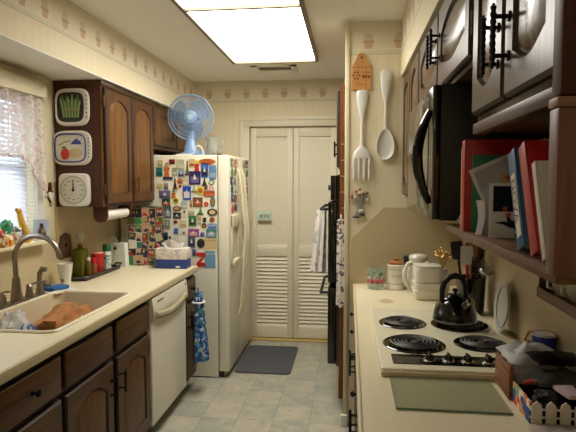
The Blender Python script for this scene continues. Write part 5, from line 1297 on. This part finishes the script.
# ------------------------------------------------------------------ near right clutter
t = thing('napkin_tray', 'low brown slatted wooden tray beside the glass board', 'tray', (0.53, 1.545, rz_))
wb = wood('tray_brown', rgb(112, 66, 34), rgb(158, 100, 56), 'y', 0.5); b = B().use(wb)
for q in range(7): b.box((0.441, 1.466, rz_ + 0.001 + q * 0.0135), (0.448, 1.606, rz_ + 0.0125 + q * 0.0135), 0.002)
for y in (1.468, 1.53, 1.592): b.box((0.448, y, rz_), (0.453, y + 0.01, rz_ + 0.094))
part('slatted_side', b, t)
b = B().use(wb); b.box((0.453, 1.468, rz_), (0.615, 1.602, rz_ + 0.006)); part('bottom', b, t)
b = B().use(wb); b.box((0.607, 1.468, rz_ + 0.006), (0.615, 1.602, rz_ + 0.08), 0.002); part('back_side', b, t)
b = B().use(wb); b.box((0.454, 1.594, rz_ + 0.006), (0.606, 1.602, rz_ + 0.078), 0.002); part('end_side', b, t)
def crumple(c, sx, sy, sz_, seed, m, nu=20, nv=20, th=0.002, amp=1.0):
    b = B().use(m)
    def f(u, v):
        n = pnoise(Vector((u * 3 + seed, v * 3, seed))) + 0.6 * pnoise(Vector((u * 7, v * 7 + seed, 2)))
        e = math.sin(PI * u) ** .5 * math.sin(PI * v) ** .5
        return (c[0] + (u - .5) * sx * (1 + .15 * pnoise(Vector((v * 4, seed, 1)))), c[1] + (v - .5) * sy * (1 + .15 * pnoise(Vector((u * 4, seed, 5)))), c[2] + sz_ * (0.25 + .75 * e * (0.65 + amp * .5 * n)))
    b.sheet(f, nu, nv, th); return b
b = B().use(paper); b.box((0.455, 1.555, rz_ + 0.0065), (0.604, 1.592, rz_ + 0.074), 0.004); single('napkin_stack', b, 'white paper napkins filling the brown slatted tray', 'napkins')
b = crumple((0.540, 1.585, rz_ + 0.074), 0.165, 0.15, 0.06, 3.3, mat('plastic_white', rgb(232, 230, 228), 0.4)); single('plastic_bag', b, 'crumpled white plastic bag lying on top of the napkins', 'bag')
b = B().use(pattern('candle_wrap', rgb(40, 54, 150), [rgb(28, 38, 112), rgb(60, 80, 176)], 40, 0.4)); c = Vector((0.612, 1.695, rz_))
t = thing('candle_cup', 'blue cup with pale emblem by the wall behind the white bag', 'cup', c)
b.lathe([(0.030, 0), (0.032, 0.003), (0.036, 0.128), (0.033, 0.128), (0.028, 0.01), (0.001, 0.01)], c, 24); part('body', b, t)
b = B().use(white_m); b.lathe([(0.0362, 0.123), (0.037, 0.124), (0.037, 0.127), (0.034, 0.127)], c, 24); part('rim', b, t)
b = B().use(km('pale')); b.ball(c + Vector((-0.005, -0.034, 0.075)), 0.012, 10, (1, 0.3, 1.1)); b.use(km('black')); b.tube([c + Vector((-0.005 + 0.019 * math.cos(2 * PI * q / 16), -0.036, 0.075 + 0.022 * math.sin(2 * PI * q / 16))) for q in range(16)], 0.002, 5, closed=True); part('emblem', b, t)
b = B().use(gold)
for q in range(9): b.ball((0.590 + .006 * (q % 3), 1.80 + .004 * (q % 2), rz_ + 0.012 + 0.011 * q), 0.0072, 8)
single('gold_beads', b, 'string of gold beads standing left of the blue cup', 'beads')
# picket planter
t = thing('picket_basket', 'basket with white picket fence front and floral side at the counter edge', 'basket', (0.56, 1.39, rz_))
bx0, bx1, by0, by1 = 0.450, 0.645, 1.325, 1.462
b = B().use(pattern('floral_bright', rgb(226, 150, 110), [rgb(80, 170, 150), rgb(206, 70, 44), rgb(232, 224, 206), rgb(60, 90, 150), rgb(224, 160, 60)], 48, 0.7, 0.2)); b.box((bx0, by0 + 0.003, rz_), (bx0 + 0.006, by1, rz_ + 0.056), 0.001); part('floral_side', b, t)
b = B().use(dark); b.box((bx0 + 0.006, by0 + 0.004, rz_), (bx1, by1, rz_ + 0.006)); b.box((bx1 - 0.006, by0 + 0.004, rz_), (bx1, by1, rz_ + 0.05)); b.box((bx0 + 0.006, by1 - 0.006, rz_), (bx1, by1, rz_ + 0.05)); b.box((bx0 + 0.006, by0 + 0.004, rz_), (bx1 - 0.006, by0 + 0.008, rz_ + 0.045)); part('basket_body', b, t)
pk = mat('picket_white', rgb(222, 214, 204), 0.5)
for q in range(6):
    x = 0.4665 + q * 0.034; b = B().use(pk)
    b.prism([(-0.0125, 0.002), (0.0125, 0.002), (0.0125, 0.042), (0.009, 0.052), (0, 0.059), (-0.009, 0.052), (-0.0125, 0.042)], (x, by0 + 0.0015, rz_), X3, Z3, -Y3, 0.004); part('picket', b, t)
for z in (0.014, 0.034):
    b = B().use(pk); b.box((bx0, by0 + 0.0015, rz_ + z), (bx1, by0 + 0.004, rz_ + z + 0.005)); part('fence_rail', b, t)
b = crumple((0.535, 1.27, rz_ + 0.001), 0.18, 0.085, 0.014, 7.7, mat('lace_white', rgb(220, 208, 206), 0.8, var=0.2, scale=160)); single('lace_doily', b, 'pale pink-white lace doily at the foot of the picket basket', 'doily')
b = crumple((0.575, 1.50, rz_ + 0.105), 0.13, 0.10, 0.03, 1.7, mat('black_leather', rgb(16, 15, 15), 0.35), amp=.6)
b.box((0.515, 1.455, rz_ + 0.104), (0.64, 1.548, rz_ + 0.118), 0.006); single('black_pouch', b, 'long black leather pouch lying across the clutter', 'pouch')
b = crumple((0.565, 1.45, rz_ + 0.068), 0.14, 0.10, 0.03, 4.2, mat('grey_cloth', rgb(92, 90, 88), 0.9)); b.box((0.50, 1.41, rz_ + 0.060), (0.638, 1.485, rz_ + 0.078), 0.005); single('grey_cloth', b, 'folded dark grey cloth under the black pouch', 'cloth')
b = B().use(mat('pink_pad', rgb(206, 178, 190), 0.7)); b.obox((0.585, 1.375, rz_ + 0.068), (0.10, 0.075, 0.012), Matrix.Rotation(0.2, 3, 'Z'), 0.005); single('pink_pad', b, 'pale pink pad lying in the picket basket', 'pad')
b = B().use(blkm); b.ball((0.605, 1.368, rz_ + 0.0835), 0.03, 18, (1.2, 0.9, 0.28)); single('sunglasses_case', b, 'black oval case on the pale pink pad', 'case')
b = B().use(blkm); blob(b, (0.515, 1.385, rz_ + 0.035), 0.03, (1.2, 1.3, 0.95), 6.6, .3); single('black_cloth', b, 'dark crumpled cloth in the picket basket behind the floral side', 'cloth')
t = thing('red_marker', 'short red and silver marker lying above the floral basket side', 'marker', (0.48, 1.44, rz_ + 0.085))
b = B().use(mat('marker_red', rgb(176, 44, 40), 0.4)); b.cyl((0.468, 1.43, rz_ + 0.064), (0.492, 1.425, rz_ + 0.072), 0.006, 10); part('barrel', b, t)
b = B().use(steel); b.cyl((0.492, 1.425, rz_ + 0.072), (0.504, 1.4225, rz_ + 0.076), 0.005, 10); part('cap', b, t)

# ------------------------------------------------------------------ right wall cabinets
rf = 0.325
def rcab(label, y0, y1, z0, doors, hs, arch=0.05, hz=None, bots=None):
    t = thing('wall_cabinet', label, 'cabinet', (0.49, (y0 + y1) / 2, z0))
    b = B().use(cabR); b.box((rf, y0, z0), (XR - 0.002, y1, SZ - 0.007), 0.002); part('body', b, t)
    for (a, c), h in zip(doors, hs):
        zb = 0.04 if z0 == 1.61 else 0.014
        d = door(t, (rf - 0.001, c, z0 + zb), -Y3, -X3, c - a, SZ - 0.016 - z0 - zb, cabR, cabRp, arch, 0.03, 0.052)
        if h: bar_handle(d, ((rf - 0.021, a + 0.03 if h < 0 else c - 0.03, hz or z0 + 0.16), -X3), 0.125, 0.03)
        hinge(d, ((rf - 0.006, c + 0.004 if h < 0 else a - 0.004, z0 + 0.10), -X3), iron); hinge(d, ((rf - 0.006, c + 0.004 if h < 0 else a - 0.004, SZ - 0.1), -X3), iron)
    return t
rcab('oak wall cabinet with arched doors beside the stub wall', 2.42, 3.115, 1.40, [(2.775, 3.10), (2.435, 2.76)], [0, 0], 0.06)
rcab('oak wall cabinet above the microwave', 1.40, 2.415, 1.795, [(1.92, 2.395), (1.42, 1.905)], [-1, 1], 0.05, 1.95)
t = rcab('glossy oak wall cabinet above the shelf of binders', 0.80, 1.395, 1.61, [(1.115, 1.375), (0.825, 1.10)], [-1, 1], 0.05, 1.765)
b = B().use(cabh); b.box((rf - 0.012, 0.80, 1.603), (rf + 0.02, 1.395, 1.632), 0.004); part('bottom_rail', b, t)
b = B().use(cabside); b.box((0.288, 0.765, 1.602), (XR - 0.002, 0.799, SZ - 0.007), 0.003); part('end_panel', b, t)
# shelf with binders
t = thing('wall_shelf', 'brown open shelf under the right wall cabinet holding binders', 'shelf', (0.49, 1.2, 1.335))
shw = wood('shelf_wood', rgb(88, 58, 34), rgb(130, 92, 58), 'y', 0.5)
b = B().use(shw); b.box((0.302, 0.80, 1.33), (XR - 0.002, 1.70, 1.352), 0.003); part('board', b, t)
shs = wood('shelf_side_veneer', rgb(98, 58, 46), rgb(126, 80, 66), 'z', 0.45)
b = B().use(shs); b.box((0.286, 0.765, 1.348), (XR - 0.002, 0.799, 1.585), 0.003); part('side_panel', b, t)
b = B().use(wood('shelf_strip', rgb(120, 90, 74), rgb(150, 116, 96), 'x', 0.5)); b.box((0.284, 0.764, 1.586), (XR - 0.002, 0.799, 1.600), 0.002); part('joint_strip', b, t)
sh = 1.3525
def lean(o, a):            # frame of an upright book: depth +X, thickness -Y, leaning away by a
    return Matrix.Translation(o) @ Matrix.Rotation(-a, 4, 'X')
def book(name, label, cat, y, a, dpt, th, H, cover, pages=True, x0=0.335, label_m=None, rz=0.0):
    t = thing(name, label, cat, (x0, y, sh), 'binders and papers on the open shelf', rz); M_ = Matrix.Rotation(-a, 3, 'X'); off = Vector((0, 0, th * math.sin(abs(a)) + 0.0006))
    bb = lambda lo, hi, m, bev=0.0: [b_ for b_ in [B().use(m)]][0].obox(M_ @ ((Vector(lo) + Vector(hi)) / 2) + off, Vector(hi) - Vector(lo), M_, bev)
    part('spine', bb((0, 0, 0), (0.004, th, H), cover, 0.001), t, local=True); part('cover', bb((0.004, 0, 0), (dpt, 0.003, H), cover, 0.001), t, local=True); part('cover', bb((0.004, th - 0.003, 0), (dpt, th, H), cover, 0.001), t, local=True)
    if pages: part('pages', bb((0.006, 0.004, 0.004), (dpt - 0.008, th - 0.004, H - 0.006), paper), t, local=True)
    return t, M_, off
book('thin_book', 'thin cream and orange book, farthest left on the open shelf', 'book', 1.46, 0.02, 0.20, 0.012, 0.222, mat('cream_orange', rgb(214, 176, 120), 0.5), x0=0.303)
book('ring_binder', 'large red binder facing outward at the back of the shelf', 'binder', 1.415, 0.02, 0.28, 0.035, 0.240, red_p, x0=0.300)
b = None
t = thing('folder', 'green card folder standing in front of the large red binder', 'folder', (0.316, 1.40, sh), 'binders and papers on the open shelf')
part('card', B().use(green_p).box((0, 0, 0), (0.24, 0.004, 0.20), 0.001), t, local=True)
part('card', B().use(green_p).box((0.0, -0.008, 0), (0.24, -0.005, 0.19), 0.001), t, local=True)
t = thing('paper_sheets', 'tilted sheaf of white paper in front of the green folder', 'papers', (0.308, 1.355, sh), 'binders and papers on the open shelf')
ra = Matrix.Rotation(math.radians(-24), 3, 'Y')
for q in range(3): part('sheet', B().use(paper if q < 2 else papg).obox(Vector((0.114 + q * 0.005, 0.012 - q * 0.004, 0.129 - q * 0.003)), (0.20, 0.001, 0.155), ra), t, local=True)
t = thing('picture_card', 'white card with a dark photo and a black figure drawing on the shelf', 'picture card', (0.322, 1.25, sh), 'binders and papers on the open shelf')
part('card', B().use(paper).box((0, 0, 0.001), (0.11, 0.003, 0.128), 0.001), t, local=True)
part('dark_photo', B().use(mat('photo_dark', rgb(26, 22, 24), 0.3)).box((0.008, -0.0006, 0.062), (0.066, 0.0005, 0.121)), t, local=True)
b = B().use(mat('orange_dress', rgb(176, 92, 50), 0.6)); b.box((0.030, -0.0012, 0.0625), (0.040, -0.0004, 0.074)); part('orange_spot', b, t, local=True)
b = B().use(blkm); dgm = [[(0.01, 0.045), (0.05, 0.05), (0.075, 0.04), (0.07, 0.03), (0.045, 0.04)], [(0.055, 0.06), (0.062, 0.072), (0.07, 0.055), (0.08, 0.05), (0.088, 0.072), (0.098, 0.07), (0.094, 0.045), (0.075, 0.03), (0.062, 0.04)], [(0.075, 0.035), (0.09, 0.02), (0.085, 0.004), (0.098, 0.004), (0.102, 0.03), (0.088, 0.045)]]
for pl in dgm: b.prism([(0.004 + x * 0.62, y * 0.8) for x, y in pl], (0, -0.0002, 0), X3, Z3, -Y3, 0.001)
b.use(mat('face_red', rgb(196, 76, 60), 0.6)); b.prism([(0.042 + 0.006 * math.cos(2 * PI * q / 12), 0.054 + 0.006 * math.sin(2 * PI * q / 12)) for q in range(12)], (0, -0.0004, 0), X3, Z3, -Y3, 0.001); part('black_drawing', b, t, local=True)
b = B().use(km('tan')); b.box((0.022, -0.0006, 0.1285), (0.055, 0.002, 0.152)); b.use(km('rust')); b.disc((0.040, -0.0006, 0.140), 0.007, -Y3, 0.001, 12); part('stamp_card', b, t, local=True)
t = thing('receipt', 'curled white receipts standing left of the picture card', 'receipt', (0.316, 1.30, sh), 'binders and papers on the open shelf')
part('paper_strip', B().use(papg).sheet(lambda u, v: (0.0 + 0.03 * u + 0.012 * math.sin(v * 3), 0.01 * math.sin(u * 3 + v * 2), 0.0005 + 0.115 * v), 6, 8, 0.0008), t, local=True)
part('paper_strip', B().use(paper).sheet(lambda u, v: (-0.008 + 0.03 * u + 0.006 * math.sin(v * 3), 0.022 + 0.008 * math.sin(u * 3), 0.0005 + 0.085 * v), 6, 8, 0.0008), t, local=True)
t, M_, off = book('ring_binder', 'leaning blue binder with white vertical label on its spine', 'binder', 0.972, 0.40, 0.26, 0.040, 0.196, blue_p, x0=0.312)
b = B().use(white_m); b.obox(M_ @ Vector((-0.0006, 0.018, 0.085)) + off, (0.001, 0.022, 0.125), M_); lb_ = part('label', b, t, local=True)
b = B().use(mat('label_ink', rgb(120, 34, 44), 0.5)); text_b(b, 'NOVA', 0.031, M_ @ Vector((-0.0012, 0.030, 0.138)) + off, M_ @ Vector((0, 0, -1)), M_ @ Vector((0, -1, 0)), 0.0006); part('lettering', b, lb_, local=True)
book('ring_binder', 'leaning red binder between the blue binder and the white book', 'binder', 0.905, 0.42, 0.26, 0.034, 0.208, red_p, x0=0.312)
book('paper_book', 'white soft-covered book next to the brown shelf end panel', 'book', 0.868, 0.38, 0.24, 0.016, 0.172, paper, x0=0.312)
b = B().use(pattern('bag_print', rgb(190, 188, 184), [rgb(120, 140, 170), rgb(150, 130, 110), rgb(226, 224, 220)], 60, 0.4)); blob(b, (0.36, 1.60, sh + 0.0205), 0.022, (1.6, 3.0, 1), 5.1, .4); single('plastic_bag', b, 'printed plastic bag at the far end of the shelf under the microwave', 'bag')
b = B().use(chrome); b.ball((0.33, 1.02, sh + 0.0085), 0.0085, 12); single('chrome_ball', b, 'tiny shiny ball at the shelf edge below the picture card', 'ball')
# ------------------------------------------------------------------ microwave
t = thing('microwave', 'black over-the-range microwave mounted above the cooktop', 'microwave', (0.45, 2.0, 1.385))
MX, MY0, MY1, MZ0, MZ1 = 0.285, 1.705, 2.41, 1.36, 1.793
b = B().use(mat('microwave_black', rgb(9, 9, 10), 0.45)); b.box((MX, MY0, MZ0), (XR - 0.003, MY1, MZ1), 0.004); part('body', b, t)
mdm = mat('microwave_glass', rgb(150, 146, 136), 0.08, 0.9, var=0.02)
b = B().use(blk); b.box((MX - 0.022, MY0 + 0.0, MZ0 + 0.004), (MX - 0.0005, MY1 - 0.0, MZ1 - 0.002), 0.003); d = part('door', b, t)
b = B().use(mdm); b.box((MX - 0.0245, MY0 + 0.10, MZ0 + 0.03), (MX - 0.0222, MY1 - 0.02, MZ1 - 0.03), 0.001); part('mirrored_window', b, d)
b = B().use(chrome); b.box((MX - 0.0255, MY0, MZ0 + 0.004), (MX - 0.0215, MY0 + 0.008, MZ1 - 0.004)); part('chrome_edge', b, d)
b = B().use(blk); hp = []
for i in range(21):
    s = i / 20; zz = MZ0 + 0.055 + s * 0.30; hp.append((MX - 0.026 - 0.040 * math.sin(PI * s) ** 0.9, MY0 + 0.04, zz))
b.tube(hp, [0.011 + 0.007 * math.sin(PI * i / 20) for i in range(21)], 10); part('handle', b, d)
# ------------------------------------------------------------------ cup rack on the right wall
t = thing('wall_rack', 'brown wooden rack on the right wall under the shelf', 'rack', (0.62, 1.5, 1.13))
b = B().use(shw); b.box((0.56, 1.05, 1.150), (XR - 0.012, 1.60, 1.162), 0.002); part('shelf_board', b, t)
b = B().use(shw); b.box((0.552, 1.05, 1.146), (0.56, 1.60, 1.176), 0.002); part('front_lip', b, t)
b = B().use(shw); b.box((0.56, 1.60, 1.146), (XR - 0.012, 1.61, 1.25), 0.002); part('end_board', b, t)
def cupm(y, label):
    t = thing('cup', label, 'cup', (0.605, y, 1.1625), 'cups on the wall rack'); c = (0.605, y, 1.1625)
    b = B().use(white_c); b.lathe([(0.022, 0), (0.024, 0.003), (0.036, 0.05), (0.038, 0.055), (0.035, 0.055), (0.022, 0.006), (0.001, 0.006)], c, 22); part('body', b, t)
    b = B().use(white_c); b.tube([(c[0] - 0.031, y, c[2] + 0.045), (c[0] - 0.046, y - 0.004, c[2] + 0.042), (c[0] - 0.046, y - 0.004, c[2] + 0.024), (c[0] - 0.027, y, c[2] + 0.015)], 0.004, 6); part('handle', b, t)
    return t
cup0 = cupm(1.54, 'white cup at the far end of the wall rack')
dup(cup0, (0.605, 1.44, 1.1625), 'white cup second from the far end of the wall rack')
b = B().use(glassy('green_jar', rgb(120, 140, 90), 0.6)); b.lathe([(0.026, 0), (0.028, 0.003), (0.028, 0.06), (0.02, 0.07), (0.02, 0.078), (0.001, 0.079)], (0.605, 1.355, 1.1625), 20); single('spice_jar', b, 'greenish glass jar beside the white cups on the wall rack', 'jar')
dup(cup0, (0.605, 1.26, 1.1625), 'white cup nearest the camera on the wall rack, past the greenish jar')

# ------------------------------------------------------------------ light and camera
w = bpy.data.worlds.new('daylight'); SC.world = w; w.use_nodes = True
bg = w.node_tree.nodes['Background']; bg.inputs['Color'].default_value = (0.78, 0.88, 1.0, 1); bg.inputs['Strength'].default_value = 4.2
lp = bpy.data.lights.new('added_fill_light', 'AREA'); lp.shape = 'DISK'; lp.size = 0.45; lp.energy = 5; lp.color = (1.0, 0.86, 0.66)
lo_ = bpy.data.objects.new('added_fill_light', lp); COL.objects.link(lo_); lo_.location = (-0.5, -0.95, 2.36)  # added unseen light behind the camera, brightens the near shelf and cabinet end
cam = bpy.data.cameras.new('camera'); co_ = bpy.data.objects.new('camera', cam); COL.objects.link(co_)
cam.sensor_fit = 'HORIZONTAL'; cam.sensor_width = 36.0; cam.lens = 36.0 * 520.0 / 576.0; cam.clip_start = 0.05
co_.location = (0, 0, 1.48); co_.rotation_euler = (math.radians(90 - 3.606), 0, math.radians(6.745))
SC.camera = co_
vs = SC.view_settings; vs.view_transform = 'Standard'; vs.look = 'None'; vs.gamma = 1.0; vs.use_curve_mapping = False; vs.exposure = 0.12
